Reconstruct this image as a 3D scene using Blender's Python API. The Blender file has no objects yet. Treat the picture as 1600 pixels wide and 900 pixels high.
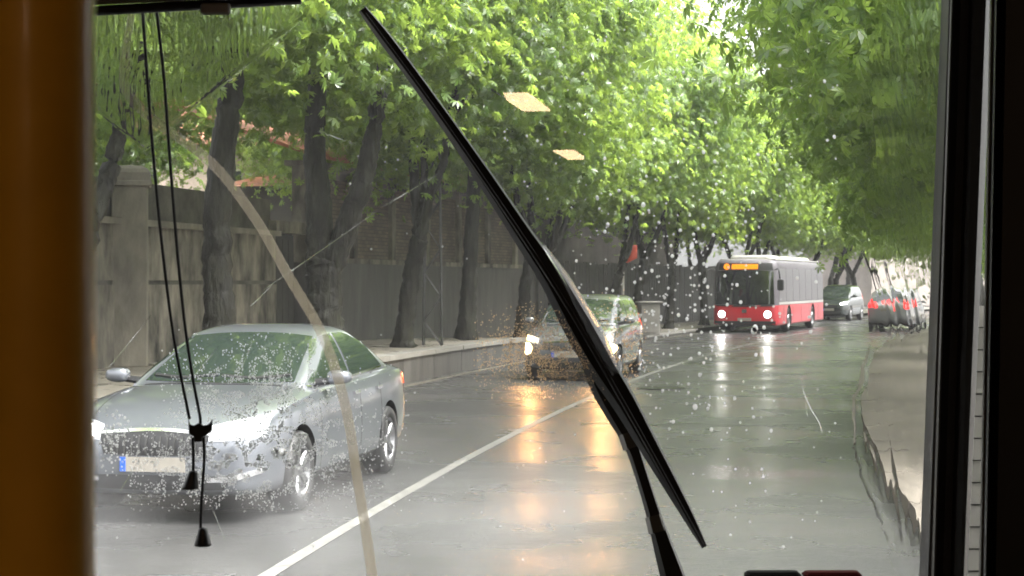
import bpy, bmesh, math, random
import numpy as np
from mathutils import Vector, Matrix
from mathutils.bvhtree import BVHTree

S = bpy.context.scene
C = S.collection
R = math.radians
F, H = 2600.0, 1.85            # focal length in photo pixels, eye height in metres

# ------------------------------------------------------------------ camera
cam = bpy.data.objects.new('camera', bpy.data.cameras.new('camera'))
C.objects.link(cam)
cam.location = (0, 0, H)
cam.rotation_euler = (R(90), 0, 0)
cam.data.sensor_width = 36
cam.data.lens = 36 * F / 1600
cam.data.shift_y = -10 / 1600
cam.data.clip_start = 0.05
cam.data.clip_end = 1500
cam.data.dof.use_dof = True
cam.data.dof.focus_distance = 3.6
cam.data.dof.aperture_fstop = 21.0
S.camera = cam

# ------------------------------------------------------------------ sky, sun, exposure
SUN_EL, SUN_AZ = 62, 115       # a veiled sun high over the roofs beside the road
w = bpy.data.worlds.new('World')
S.world = w
w.use_nodes = True
nt = w.node_tree
bg = nt.nodes['Background']
sky = nt.nodes.new('ShaderNodeTexSky')
sky.sky_type = 'NISHITA'
sky.sun_disc = False
sky.sun_elevation = R(SUN_EL)
sky.sun_rotation = R(SUN_AZ)
sky.dust_density = 6.0
sky.air_density = 1.0
hs = nt.nodes.new('ShaderNodeHueSaturation')      # rain cloud: the sky is nearly colourless
hs.inputs['Saturation'].default_value = 0.10
nt.links.new(sky.outputs[0], hs.inputs['Color'])
nt.links.new(hs.outputs[0], bg.inputs['Color'])
bg.inputs['Strength'].default_value = 0.15
sun = bpy.data.objects.new('sun', bpy.data.lights.new('sun', 'SUN'))
C.objects.link(sun)
sun.data.energy = 1.5
sun.data.angle = R(40)
sun.data.color = (1.0, 0.97, 0.92)
sun.rotation_euler = (R(90 - SUN_EL), 0, R(180 - SUN_AZ))
S.view_settings.view_transform = 'Standard'
S.view_settings.look = 'None'
S.view_settings.exposure = 2.58
S.view_settings.gamma = 1.0
cy = S.cycles
cy.max_bounces = 14
cy.diffuse_bounces = 4
cy.glossy_bounces = 4
cy.transmission_bounces = 12
cy.transparent_max_bounces = 16
cy.caustics_reflective = False
cy.caustics_refractive = False
cy.sample_clamp_indirect = 5.0
cy.use_denoising = True
cy.use_adaptive_sampling = False

# ------------------------------------------------------------------ helpers
def P(px, py, d):
    """the point at depth d behind a pixel of the photograph"""
    return Vector(((px - 800) / F * d, d, H + (440 - py) / F * d))

def cx(d):
    """centre line of the bending street"""
    return -2.78 + 0.096 * d + 0.0021 * d * d

def d_at(px, off):
    """depth at which a line running off metres beside the centre line crosses a picture column"""
    b = 0.096 - (px - 800) / F
    c = off - 2.78
    return (-b + math.sqrt(b * b - 4 * 0.0021 * c)) / (2 * 0.0021)

def pav_h(d):
    """height of the raised pavement above the road"""
    t = min(1, max(0, (d - 36) / 18))
    return 0.55 - 0.40 * t * t * (3 - 2 * t)

def tag(o, label=None, cat=None, group=None, kind=None):
    if label: o['label'] = label
    if cat: o['category'] = cat
    if group: o['group'] = group
    if kind: o['kind'] = kind
    return o

def empty(name, loc, rz=0):
    o = bpy.data.objects.new(name, None)
    o.empty_display_size = 0.2
    C.objects.link(o)
    o.location = loc
    o.rotation_euler = (0, 0, rz)
    return o

def mk(name, V, Fc, mat, parent=None, smooth=False, world=False):
    """one mesh object; world=True: the vertices are world points and the parent is unrotated"""
    me = bpy.data.meshes.new(name)
    V = [tuple(v) for v in V]
    if world and parent is not None:
        l = parent.location
        if parent.parent: l = l + parent.parent.location
        V = [(v[0] - l[0], v[1] - l[1], v[2] - l[2]) for v in V]
    me.from_pydata(V, [], [tuple(f) for f in Fc])
    me.update()
    if smooth:
        me.shade_smooth()
    o = bpy.data.objects.new(name, me)
    C.objects.link(o)
    if mat: me.materials.append(mat)
    if parent is not None: o.parent = parent
    return o

class MB:
    def __init__(s): s.v, s.f = [], []
    def add(s, V, Fc):
        n = len(s.v)
        s.v += [tuple(v) for v in V]
        s.f += [tuple(i + n for i in f) for f in Fc]
        return s
    def box(s, c, d, rz=0, bev=0.0):
        x, y, z = (k / 2 for k in d)
        if bev <= 0:
            V = [(i, j, k) for k in (-z, z) for i, j in ((-x, -y), (x, -y), (x, y), (-x, y))]
            Fc = [(3, 2, 1, 0), (4, 5, 6, 7), (0, 1, 5, 4), (1, 2, 6, 5), (2, 3, 7, 6), (3, 0, 4, 7)]
        else:
            b = min(bev, x * .9, y * .9, z * .9)
            lv = [(-z, b), (-z + b, 0), (z - b, 0), (z, b)]
            V = []
            for zz, i in lv:
                X, Y = x - i, y - i
                V += [(-X + b, -Y, zz), (X - b, -Y, zz), (X, -Y + b, zz), (X, Y - b, zz), (X - b, Y, zz), (-X + b, Y, zz), (-X, Y - b, zz), (-X, -Y + b, zz)]
            Fc = [tuple(range(7, -1, -1)), tuple(range(24, 32))]
            for l in range(3):
                for i in range(8):
                    Fc.append((l * 8 + i, l * 8 + (i + 1) % 8, l * 8 + 8 + (i + 1) % 8, l * 8 + 8 + i))
        cs, sn = math.cos(rz), math.sin(rz)
        V = [(c[0] + a * cs - b_ * sn, c[1] + a * sn + b_ * cs, c[2] + e) for a, b_, e in V]
        return s.add(V, Fc)
    def tube(s, pts, radii, n=8, cap=True, rough=0.0):
        pts = [Vector(p) for p in pts]
        if not hasattr(radii, '__len__'): radii = [radii] * len(pts)
        V, Fc = [], []
        up = Vector((0.123, 0.31, 0.94))
        for i, p in enumerate(pts):
            t = (pts[min(i + 1, len(pts) - 1)] - pts[max(i - 1, 0)]).normalized()
            a = t.cross(up)
            if a.length < 1e-3: a = t.cross(Vector((1, 0, 0)))
            a.normalize()
            b = t.cross(a)
            for k in range(n):
                th = 2 * math.pi * k / n
                q = 1 + rough * (1.6 * float(vnoise(k * 1.7 + radii[0] * 90, i * .8)) + 1.2 * float(vnoise(k * .6 + 40, i * .35)) - 1.4) if rough else 1
                V.append(p + (a * math.cos(th) + b * math.sin(th)) * radii[i] * q)
        for i in range(len(pts) - 1):
            for k in range(n):
                Fc.append((i * n + k, i * n + (k + 1) % n, (i + 1) * n + (k + 1) % n, (i + 1) * n + k))
        if cap:
            Fc.append(tuple(range(n - 1, -1, -1)))
            Fc.append(tuple(range((len(pts) - 1) * n, len(pts) * n)))
        return s.add(V, Fc)
    def lathe(s, prof, n=32, axis='y', c=(0, 0, 0)):
        """profile of (radius, height) turned round an axis; open ends"""
        V, Fc = [], []
        for r, h in prof:
            for k in range(n):
                th = 2 * math.pi * k / n
                a, b = r * math.cos(th), r * math.sin(th)
                v = (a, h, b) if axis == 'y' else ((h, a, b) if axis == 'x' else (a, b, h))
                V.append((v[0] + c[0], v[1] + c[1], v[2] + c[2]))
        for i in range(len(prof) - 1):
            for k in range(n):
                Fc.append((i * n + k, i * n + (k + 1) % n, (i + 1) * n + (k + 1) % n, (i + 1) * n + k))
        return s.add(V, Fc)
    def build(s, name, mat, parent=None, smooth=False, world=False):
        return mk(name, s.v, s.f, mat, parent, smooth, world)

def spline(pts, n):
    """points along a Catmull-Rom curve"""
    A = np.array([list(p) for p in pts], float)
    A = np.vstack([2 * A[0] - A[1], A, 2 * A[-1] - A[-2]])
    out = []
    m = len(pts) - 1
    for t in np.linspace(0, m, n):
        i = min(int(t), m - 1)
        u = t - i
        p0, p1, p2, p3 = A[i:i + 4]
        out.append(.5 * (2 * p1 + (p2 - p0) * u + (2 * p0 - 5 * p1 + 4 * p2 - p3) * u * u + (3 * p1 - p0 - 3 * p2 + p3) * u ** 3))
    return np.array(out)

def pchip(xs, ys, x):
    """smooth interpolation without overshoot"""
    xs, ys, x = np.array(xs, float), np.array(ys, float), np.atleast_1d(np.array(x, float))
    h = np.diff(xs); dl = np.diff(ys) / h
    m = np.zeros(len(xs)); m[0], m[-1] = dl[0], dl[-1]
    for i in range(1, len(xs) - 1):
        m[i] = 0 if dl[i - 1] * dl[i] <= 0 else 2 * dl[i - 1] * dl[i] / (dl[i - 1] + dl[i])
    i = np.clip(np.searchsorted(xs, x) - 1, 0, len(xs) - 2)
    t = np.clip((x - xs[i]) / h[i], 0, 1)
    return ((2 * t**3 - 3 * t**2 + 1) * ys[i] + (t**3 - 2 * t**2 + t) * h[i] * m[i] + (3 * t**2 - 2 * t**3) * ys[i + 1] + (t**3 - t**2) * h[i] * m[i + 1])

_rng = np.random.RandomState(5)
_tab = _rng.rand(256, 256)
def vnoise(x, y):
    x, y = np.asarray(x, float), np.asarray(y, float)
    i, j = np.floor(x).astype(int), np.floor(y).astype(int)
    u, v = x - i, y - j
    u, v = u * u * (3 - 2 * u), v * v * (3 - 2 * v)
    g = lambda a, b: _tab[a % 256, b % 256]
    return (g(i, j) * (1 - u) + g(i + 1, j) * u) * (1 - v) + (g(i, j + 1) * (1 - u) + g(i + 1, j + 1) * u) * v

# ------------------------------------------------------------------ materials
def mat(name, base, rough=0.5, metal=0.0, var=0.0, scale=8.0, bump=0.0, bscale=40.0, coat=0.0, spec=0.5, rvar=0.0, col2=None, stretch=None, emit=None, estr=0.0):
    m = bpy.data.materials.new(name)
    m.use_nodes = True
    t = m.node_tree
    b = t.nodes['Principled BSDF']
    b.inputs['Base Color'].default_value = (*base, 1)
    b.inputs['Roughness'].default_value = rough
    b.inputs['Metallic'].default_value = metal
    b.inputs['Specular IOR Level'].default_value = spec
    b.inputs['Coat Weight'].default_value = coat
    b.inputs['Coat Roughness'].default_value = 0.06
    if emit:
        b.inputs['Emission Color'].default_value = (*emit, 1)
        b.inputs['Emission Strength'].default_value = estr
    tc = t.nodes.new('ShaderNodeTexCoord')
    src = tc.outputs['Object']
    if stretch:
        mp = t.nodes.new('ShaderNodeMapping')
        mp.inputs['Scale'].default_value = stretch
        t.links.new(src, mp.inputs[0]); src = mp.outputs[0]
    if var > 0 or rvar > 0 or col2:
        n = t.nodes.new('ShaderNodeTexNoise')
        n.inputs['Scale'].default_value = scale
        n.inputs['Detail'].default_value = 6
        n.inputs['Roughness'].default_value = 0.62
        t.links.new(src, n.inputs['Vector'])
        if var > 0 or col2:
            r = t.nodes.new('ShaderNodeValToRGB')
            a = tuple(max(0, k * (1 - var)) for k in base); c = col2 or tuple(min(1, k * (1 + var)) for k in base)
            r.color_ramp.elements[0].position = .32; r.color_ramp.elements[1].position = .68
            r.color_ramp.elements[0].color = (*a, 1); r.color_ramp.elements[1].color = (*c, 1)
            t.links.new(n.outputs['Fac'], r.inputs[0]); t.links.new(r.outputs[0], b.inputs['Base Color'])
        if rvar > 0:
            q = t.nodes.new('ShaderNodeMapRange')
            q.inputs[1].default_value = .3; q.inputs[2].default_value = .7
            q.inputs[3].default_value = max(.02, rough - rvar); q.inputs[4].default_value = min(1, rough + rvar)
            t.links.new(n.outputs['Fac'], q.inputs[0]); t.links.new(q.outputs[0], b.inputs['Roughness'])
    if bump > 0:
        n2 = t.nodes.new('ShaderNodeTexNoise')
        n2.inputs['Scale'].default_value = bscale
        n2.inputs['Detail'].default_value = 4
        t.links.new(src, n2.inputs['Vector'])
        bp = t.nodes.new('ShaderNodeBump')
        bp.inputs['Strength'].default_value = 1.0
        bp.inputs['Distance'].default_value = bump
        t.links.new(n2.outputs['Fac'], bp.inputs['Height']); t.links.new(bp.outputs[0], b.inputs['Normal'])
    return m

def emission(name, col, strength):
    m = bpy.data.materials.new(name); m.use_nodes = True
    t = m.node_tree; t.nodes.clear()
    e = t.nodes.new('ShaderNodeEmission'); o = t.nodes.new('ShaderNodeOutputMaterial')
    e.inputs[0].default_value = (*col, 1); e.inputs[1].default_value = strength
    t.links.new(e.outputs[0], o.inputs[0])
    return m

def water_mat(name, rough=0.0, milk=0.0, milkcol=(.8, .8, .8)):
    """clear water; milk mixes in a share of scattering colour that brightens drops"""
    m = bpy.data.materials.new(name); m.use_nodes = True
    t = m.node_tree; t.nodes.clear()
    g = t.nodes.new('ShaderNodeBsdfGlass'); o = t.nodes.new('ShaderNodeOutputMaterial')
    g.inputs['IOR'].default_value = 1.33; g.inputs['Roughness'].default_value = rough
    out = g.outputs[0]
    if milk > 0:
        tr = t.nodes.new('ShaderNodeBsdfTranslucent'); tr.inputs[0].default_value = (*milkcol, 1)
        mx = t.nodes.new('ShaderNodeMixShader'); mx.inputs[0].default_value = milk
        t.links.new(out, mx.inputs[1]); t.links.new(tr.outputs[0], mx.inputs[2]); out = mx.outputs[0]
    t.links.new(out, o.inputs[0])
    return m

def leaf_mat(name, base, trans):
    m = bpy.data.materials.new(name); m.use_nodes = True
    t = m.node_tree
    b = t.nodes['Principled BSDF']; o = t.nodes['Material Output']
    at = t.nodes.new('ShaderNodeAttribute'); at.attribute_name = 'tint'
    def ramp(c):
        r = t.nodes.new('ShaderNodeValToRGB')
        r.color_ramp.elements[0].color = (*[k * .62 for k in c], 1)
        r.color_ramp.elements[1].color = (c[0] * 1.5, c[1] * 1.3, c[2] * 1.0, 1)
        t.links.new(at.outputs['Fac'], r.inputs[0]); return r.outputs[0]
    t.links.new(ramp(base), b.inputs['Base Color'])
    b.inputs['Roughness'].default_value = 0.28
    b.inputs['Specular IOR Level'].default_value = 0.65
    tr = t.nodes.new('ShaderNodeBsdfTranslucent')
    t.links.new(ramp(trans), tr.inputs[0])
    ad = t.nodes.new('ShaderNodeMixShader'); ad.inputs[0].default_value = 0.55
    t.links.new(b.outputs[0], ad.inputs[1]); t.links.new(tr.outputs[0], ad.inputs[2]); t.links.new(ad.outputs[0], o.inputs[0])
    return m

M = {}
# wet asphalt: dark aggregate under a broken film of rain water
def asphalt():
    m = bpy.data.materials.new('wet_asphalt'); m.use_nodes = True
    t = m.node_tree; b = t.nodes['Principled BSDF']
    tc = t.nodes.new('ShaderNodeTexCoord')
    def noise(sc, det=5, ro=.6):
        n = t.nodes.new('ShaderNodeTexNoise'); n.inputs['Scale'].default_value = sc; n.inputs['Detail'].default_value = det
        n.inputs['Roughness'].default_value = ro; t.links.new(tc.outputs['Object'], n.inputs['Vector']); return n.outputs['Fac']
    def mr(v, a, b_, c, d):
        q = t.nodes.new('ShaderNodeMapRange'); q.inputs[1].default_value = a; q.inputs[2].default_value = b_
        q.inputs[3].default_value = c; q.inputs[4].default_value = d; t.links.new(v, q.inputs[0]); return q.outputs[0]
    big = noise(.35, 6); fine = noise(45, 4, .75); rip = noise(15, 5, .75); mid = noise(4, 4)
    r = t.nodes.new('ShaderNodeValToRGB')
    r.color_ramp.elements[0].position = .35; r.color_ramp.elements[1].position = .65
    r.color_ramp.elements[0].color = (.022, .022, .023, 1); r.color_ramp.elements[1].color = (.062, .062, .06, 1)
    mx = t.nodes.new('ShaderNodeMix'); mx.data_type = 'FLOAT'; mx.inputs[0].default_value = .5
    t.links.new(big, mx.inputs[2]); t.links.new(fine, mx.inputs[3])
    t.links.new(mx.outputs[0], r.inputs[0]); t.links.new(r.outputs[0], b.inputs['Base Color'])
    t.links.new(mr(big, .4, .62, .34, .13), b.inputs['Roughness'])
    b.inputs['Specular IOR Level'].default_value = .3
    b1 = t.nodes.new('ShaderNodeBump'); b1.inputs['Distance'].default_value = .006; b1.inputs['Strength'].default_value = 1
    t.links.new(fine, b1.inputs['Height'])
    b2 = t.nodes.new('ShaderNodeBump'); b2.inputs['Distance'].default_value = .014; b2.inputs['Strength'].default_value = 1
    t.links.new(rip, b2.inputs['Height']); t.links.new(b1.outputs[0], b2.inputs['Normal'])
    b3 = t.nodes.new('ShaderNodeBump'); b3.inputs['Distance'].default_value = .007; b3.inputs['Strength'].default_value = 1
    t.links.new(mid, b3.inputs['Height']); t.links.new(b2.outputs[0], b3.inputs['Normal'])
    t.links.new(b3.outputs[0], b.inputs['Normal'])
    return m
M['asphalt'] = asphalt()
M['ground'] = mat('damp_soil', (.06, .055, .045), .8, var=.4, scale=1.5)
M['paving'] = mat('wet_paving', (.22, .20, .17), .35, var=.35, scale=2.0, bump=.004, bscale=30, rvar=.15)
M['paving_tan'] = mat('tan_paving', (.12, .106, .088), .7, spec=.2, var=.3, scale=2.5, bump=.004, bscale=30, rvar=.15)
M['kerb'] = mat('kerb_concrete', (.19, .183, .165), .45, var=.3, scale=3, bump=.004, bscale=25, rvar=.15)
M['retain'] = mat('stained_concrete', (.055, .052, .048), .55, var=.5, scale=2.2, bump=.006, bscale=20, stretch=(1, 1, .25))
M['line'] = mat('worn_white_paint', (.10, .098, .09), .4, var=.45, scale=9, bump=.003, bscale=60, rvar=.1, col2=(.21, .205, .19))
M['lineworn'] = mat('faded_line_paint', (.11, .10, .078), .4, var=.5, scale=6)
M['plaster'] = mat('old_grey_plaster', (.15, .135, .11), .8, var=.9, scale=2.0, bump=.01, bscale=12, stretch=(1, 1, .45))
M['plaster_dark'] = mat('dark_plaster', (.085, .08, .066), .8, var=.6, scale=1.6, bump=.012, bscale=10)  # darker plaster for the groove and the parapet
M['pier'] = mat('pale_pier_render', (.19, .172, .138), .7, var=.4, scale=1.8, bump=.008, bscale=14, stretch=(1, 1, .5))
M['doorway'] = mat('dark_gate_wood', (.025, .022, .02), .6, var=.4, scale=6)
M['bark'] = mat('wet_dark_bark', (.013, .011, .009), .6, spec=.25, col2=(.030, .030, .021), var=.55, scale=7, bump=.09, bscale=11, stretch=(1, 1, .2))
M['leafL'] = leaf_mat('chestnut_leaf', (.094, .176, .056), (.335, .515, .095))
M['leafR'] = leaf_mat('shaded_chestnut_leaf', (.086, .17, .056), (.32, .51, .10))
M['rooftile'] = mat('clay_roof', (.35, .13, .075), .6, var=.35, scale=5, bump=.02, bscale=6)
M['housewall'] = mat('pale_house_render', (.52, .42, .35), .7, var=.2, scale=1.2)
M['farwall'] = mat('far_house_render', (.25, .22, .2), .7, var=.2, scale=1)
M['winglass'] = mat('house_window_glass', (.03, .035, .04), .08)
M['wood'] = mat('window_frame_paint', (.5, .47, .42), .5)
M['steel'] = mat('dark_steel', (.05, .05, .048), .45, metal=.4, var=.3)
M['cab_grey'] = mat('cabinet_grey', (.17, .16, .145), .5, var=.25, scale=3)
M['iron'] = mat('cast_iron', (.03, .03, .03), .3, metal=.5, var=.3, scale=20, bump=.003)
M['flag'] = mat('red_cloth', (.50, .07, .04), .7, var=.15)
M['postpale'] = mat('pale_post', (.35, .33, .3), .5, var=.2)
# cars
M['silver'] = mat('grey_silver_paint', (.14, .15, .168), .30, metal=.55, coat=1, var=.06, scale=3)
M['green'] = mat('grey_hatch_paint', (.12, .123, .13), .25, metal=.4, coat=1)
M['darkcar'] = mat('dark_green_car_paint', (.03, .038, .036), .25, metal=.3, coat=1)
M['greycar'] = mat('mid_grey_car_paint', (.30, .30, .31), .3, metal=.4, coat=1)
M['glass'] = mat('car_glass', (.018, .026, .022), .03, spec=.9, coat=.6)
M['black'] = mat('black_plastic', (.015, .015, .016), .45, bump=.001, bscale=80)
M['tyre'] = mat('tyre_rubber', (.018, .018, .018), .55, bump=.002, bscale=60)
M['rim'] = mat('alloy_rim', (.24, .24, .245), .35, metal=.9)
M['chrome'] = mat('bright_trim', (.75, .75, .76), .15, metal=1)
M['plate'] = mat('plate_face', (.26, .24, .205), .4, var=.12, scale=14)
M['platebl'] = mat('plate_blue', (.02, .10, .5), .4)
M['lamplens'] = mat('lamp_lens', (.5, .52, .55), .08, coat=1)
M['beam_white'] = emission('lit_headlamp_white', (1, .97, .92), 4.5)
M['beam_warm'] = emission('lit_headlamp_warm', (1, .68, .30), 4.5)
M['tail'] = mat('tail_lamp', (.4, .02, .01), .15, coat=1, emit=(1, .10, .03), estr=.4)
M['tail_on'] = mat('tail_lamp_on', (.5, .02, .02), .15, coat=1, emit=(1, .03, .03), estr=.35)
M['amber_lens'] = mat('amber_lens', (.8, .3, .05), .12, coat=1, emit=(1, .45, .1), estr=.4)
# bus
M['busred'] = mat('bus_red_paint', (.42, .012, .022), .35, coat=.3, var=.08, scale=2)
M['busgrey'] = mat('bus_grey_paint', (.11, .102, .115), .5, coat=0, var=.08, scale=2)
M['busglass'] = mat('bus_side_glass', (.085, .08, .09), .28, spec=.5)
M['busfront'] = mat('bus_front_glass', (.012, .013, .014), .04, spec=.8, coat=.5)
M['buswhite'] = mat('bus_roof_white', (.34, .33, .315), .4, var=.1)
M['led'] = emission('amber_display', (1, .24, .008), .42)
M['led_dim'] = emission('amber_display_gap', (1, .2, .01), .1)
# the vehicle we sit in
M['cab_dark'] = mat('cabin_dark_plastic', (.028, .027, .025), .55, var=.2, scale=20, bump=.0006, bscale=180)
M['cab_black'] = mat('cabin_black_rubber', (.010, .010, .010), .5)
M['cab_edge'] = mat('cabin_grey_trim', (.12, .115, .10), .35, var=.15)
M['cab_wall'] = mat('cabin_wall', (.10, .09, .075), .7, var=.1)
M['yellow'] = mat('amber_yellow_powder_coat', (.9, .47, .035), .36, var=.08, scale=30, coat=.25)
M['cord'] = mat('black_cord', (.006, .006, .006), .7, bump=.0003, bscale=900)
M['tassel'] = mat('black_cord_end', (.008, .008, .008), .4)
M['blind'] = mat('grey_blind_cloth', (.32, .29, .25), .8, var=.1, scale=30)
M['rubber'] = mat('wiper_rubber', (.015, .015, .015), .5, spec=.25, bump=.0005, bscale=120)
M['wiperarm'] = mat('wiper_arm_paint', (.03, .029, .027), .45, spec=.3, var=.2, scale=40)
M['cable'] = None
M['redcase'] = mat('red_case', (.05, .003, .002), .9, spec=.1, var=.2, scale=30)
M['darkcase'] = mat('dark_case', (.006, .005, .004), .9, spec=.1, var=.3, scale=30)
M['tilewhite'] = mat('wet_pale_stone', (.15, .145, .13), .35, var=.35, scale=30, bump=.0015, bscale=90)
M['lampglow'] = emission('warm_ceiling_lamp', (1, .64, .38), 3.0)
M['water'] = water_mat('rain_water')
M['drop'] = water_mat('rain_drop', 0, .5, (.95, .95, .95))
M['spray'] = water_mat('fine_spray', .05, .65, (.9, .9, .9))
M['sprayglow'] = water_mat('dirty_orange_glow_spray', .12, .7, (1, .76, .5))  # dirty drops with the headlamps' orange glow put into their colour
M['ridge'] = water_mat('foamy_water', .2, .22, (.95, .95, .95))

# ------------------------------------------------------------------ ground, road, pavements
def strip(name, o0, o1, d0, d1, step, zf, m, parent=None, nlat=1, kind='structure'):
    V, Fc = [], []
    ds = np.arange(d0, d1 + 1e-6, step)
    for d in ds:
        for k in range(nlat + 1):
            V.append((cx(d) + o0 + (o1 - o0) * k / nlat, d, zf(d)))
    n = nlat + 1
    for i in range(len(ds) - 1):
        for k in range(nlat):
            Fc.append((i * n + k, i * n + k + 1, (i + 1) * n + k + 1, (i + 1) * n + k))
    o = mk(name, V, Fc, m, parent)
    if kind: o['kind'] = kind
    return o

g = mk('ground', [(-250, -60, -.06), (300, -60, -.06), (300, 360, -.06), (-250, 360, -.06)], [(0, 1, 2, 3)], M['ground'])
g['kind'] = 'structure'
road = strip('road', -3.96, 4.3, -14, 140, 1.0, lambda d: 0.0, M['asphalt'], nlat=6)
strip('centre_line', -.05, .06, 5, 62, 1.0, lambda d: .004, M['line'], road, kind=None)
strip('edge_line', -3.80, -3.66, 14, 60, 1.0, lambda d: .004, M['lineworn'], road, kind=None)
# a tar-sealed joint across the lane
V, Fc = [], []
for i in range(25):
    x = .9 + i * .14
    w_ = .05 + .05 * random.Random(i).random()
    V += [(x, 21.6 + .12 * math.sin(i * .7) - w_, .004), (x, 21.6 + .12 * math.sin(i * .7) + w_, .004)]
for i in range(24): Fc.append((2 * i, 2 * i + 2, 2 * i + 3, 2 * i + 1))
mk('joint_seal', V, Fc, M['iron'], road)
pavement = strip('pavement', -7.3, -4.14, 10, 140, 1.0, lambda d: pav_h(d) - .02, M['paving'], nlat=3)
pavr = strip('pavement', 4.6, 12, 2, 140, 1.0, lambda d: .12, M['paving_tan'], nlat=3)

def block(o0, o1, d0, d1, z0, z1):
    """a stone between two offsets and two depths, following the street"""
    V = [(cx(d) + o, d, z) for z in (z0, z1) for d, o in ((d0, o0), (d0, o1), (d1, o1), (d1, o0))]
    return V, [(3, 2, 1, 0), (4, 5, 6, 7), (0, 1, 5, 4), (1, 2, 6, 5), (2, 3, 7, 6), (3, 0, 4, 7)]

rw = empty('retaining_wall', (cx(16) - 4, 16, 0))
tag(rw, 'low stained concrete retaining wall with pale coping holding up the tree pavement', 'wall')
for d in np.arange(14, 60, 2.0):
    a, b = pav_h(d), pav_h(d + 2)
    mb = MB()
    V, Fc = block(-4.16, -3.94, d, d + 1.985, -.05, min(a, b) - .085)
    mb.add(V, Fc).build('wall_panel', M['retain'], rw, world=True)
rk = random.Random(3)
for d in np.arange(14, 60, 1.0):
    V, Fc = block(-4.26, -3.90 + rk.uniform(-.008, .008), d, d + .985, min(pav_h(d), pav_h(d + 1)) - .084, pav_h(d + .5) + rk.uniform(-.006, .006))
    mk('coping_stone', V, Fc, M['kerb'], rw, world=True)
kerb = strip('kerb', 4.3, 4.6, 2, 140, 1.0, lambda d: .02, M['retain'])
for d in np.arange(6, 70, 1.0):
    V, Fc = block(4.28 + rk.uniform(-.006, .006), 4.61, d, d + .985, .0, .135 + rk.uniform(-.004, .004))
    mk('kerb_stone', V, Fc, M['paving_tan'], kerb)

# manhole cover in the lane
mh = empty('manhole_cover', (P(1033, 607, 28.8).x, 28.8, .004))
tag(mh, 'dark round iron manhole cover set in the wet lane', 'manhole cover')
MB().lathe([(.42, 0), (.42, .012), (.36, .012)], 28, 'z').build('ring', M['iron'], mh)
MB().lathe([(.355, 0), (.355, .010), (.3, .012), (0.001, .012)], 28, 'z').build('lid', M['iron'], mh)

# ------------------------------------------------------------------ old walls behind the pavement
OW = -7.2
def wall_piece(name, parent, o0, o1, d0, d1, z0, z1, m):
    mb = MB()
    ds = np.linspace(d0, d1, max(2, int((d1 - d0) / 1.5) + 2))
    V, Fc = [], []
    for d in ds:
        b = pav_h(d) - .03
        V += [(cx(d) + o0, d, z0 if z0 is not None else b), (cx(d) + o1, d, z0 if z0 is not None else b), (cx(d) + o1, d, z1), (cx(d) + o0, d, z1)]
    for i in range(len(ds) - 1):
        for k in range(4):
            Fc.append((i * 4 + k, i * 4 + (k + 1) % 4, (i + 1) * 4 + (k + 1) % 4, (i + 1) * 4 + k))
    Fc += [(3, 2, 1, 0), tuple(len(ds) * 4 - 4 + k for k in range(4))]
    return mb.add(V, Fc).build(name, m, parent, world=True)

dg0, dg1 = d_at(432, OW), d_at(482, OW)
pw = empty('boundary_wall', (cx(24) + OW, 24, .5))
tag(pw, 'old grey plaster wall with a ledge and dark top behind the trees', 'wall')
wall_piece('plinth', pw, OW - .4, OW, 16, dg0, None, 1.80, M['plaster'])
wall_piece('string_groove', pw, OW - .4, OW - .05, 16, dg0, 1.80, 1.87, M['plaster_dark'])
wall_piece('upper_wall', pw, OW - .4, OW - .02, 16, dg0, 1.87, 2.74, M['plaster'])
wall_piece('ledge', pw, OW - .45, OW + .10, 16, dg0, 2.74, 2.84, M['pier'])
wall_piece('parapet', pw, OW - .4, OW - .12, 16, dg0, 2.84, 3.45, M['plaster_dark'])
def gate_pier(px, w_, ztop, name_label):
    d = d_at(px, OW)
    e = empty('gate_pier', (cx(d) + OW + .1, d, pav_h(d) - .03))
    tag(e, name_label, 'pier')
    z0 = pav_h(d) - .03
    MB().box((0, 0, (ztop - .28 - z0) / 2), (w_ * .92, w_ * .92, ztop - .28 - z0), .2, .02).build('shaft', M['pier'], e)
    mb = MB()
    prof = [(.50, -.30), (.56, -.28), (.56, -.22), (.53, -.20), (.53, -.08), (.46, -.02), (.30, .03), (.0, .05)]
    V, Fc = [], []
    for s_, h_ in prof:
        for i, j in ((-1, -1), (1, -1), (1, 1), (-1, 1)):
            V.append((i * s_ * w_, j * s_ * w_, ztop - z0 + h_))
    for i in range(len(prof) - 1):
        for k in range(4): Fc.append((i * 4 + k, i * 4 + (k + 1) % 4, i * 4 + 4 + (k + 1) % 4, i * 4 + 4 + k))
    cs, sn = math.cos(.2), math.sin(.2)
    V = [(a * cs - b * sn, a * sn + b * cs, c) for a, b, c in V]
    mb.add(V, Fc).build('cap', M['pier'], e)
gate_pier(193, .60, 3.62, 'pale square gate pier with rounded cap beside the yellow pole')
# dark doorway
dw = empty('doorway', (cx(dg0) + OW, dg0, pav_h(dg0)))
tag(dw, 'dark wooden gate in the old wall behind the forked tree', 'gate')
wall_piece('gate_leaf', dw, OW - .4, OW - .3, dg0 + .02, dg1 - .02, None, 2.8, M['doorway'])
for k in range(5):
    a = dg0 + .1 + k * (dg1 - dg0 - .2) / 5
    wall_piece('plank', dw, OW - .29, OW - .26, a, a + (dg1 - dg0) / 5 - .06, None, 2.7, M['doorway'])
wall_piece('lintel', dw, OW - .45, OW + .04, dg0 - .1, dg1 + .1, 2.82, 3.05, M['plaster'])
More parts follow.
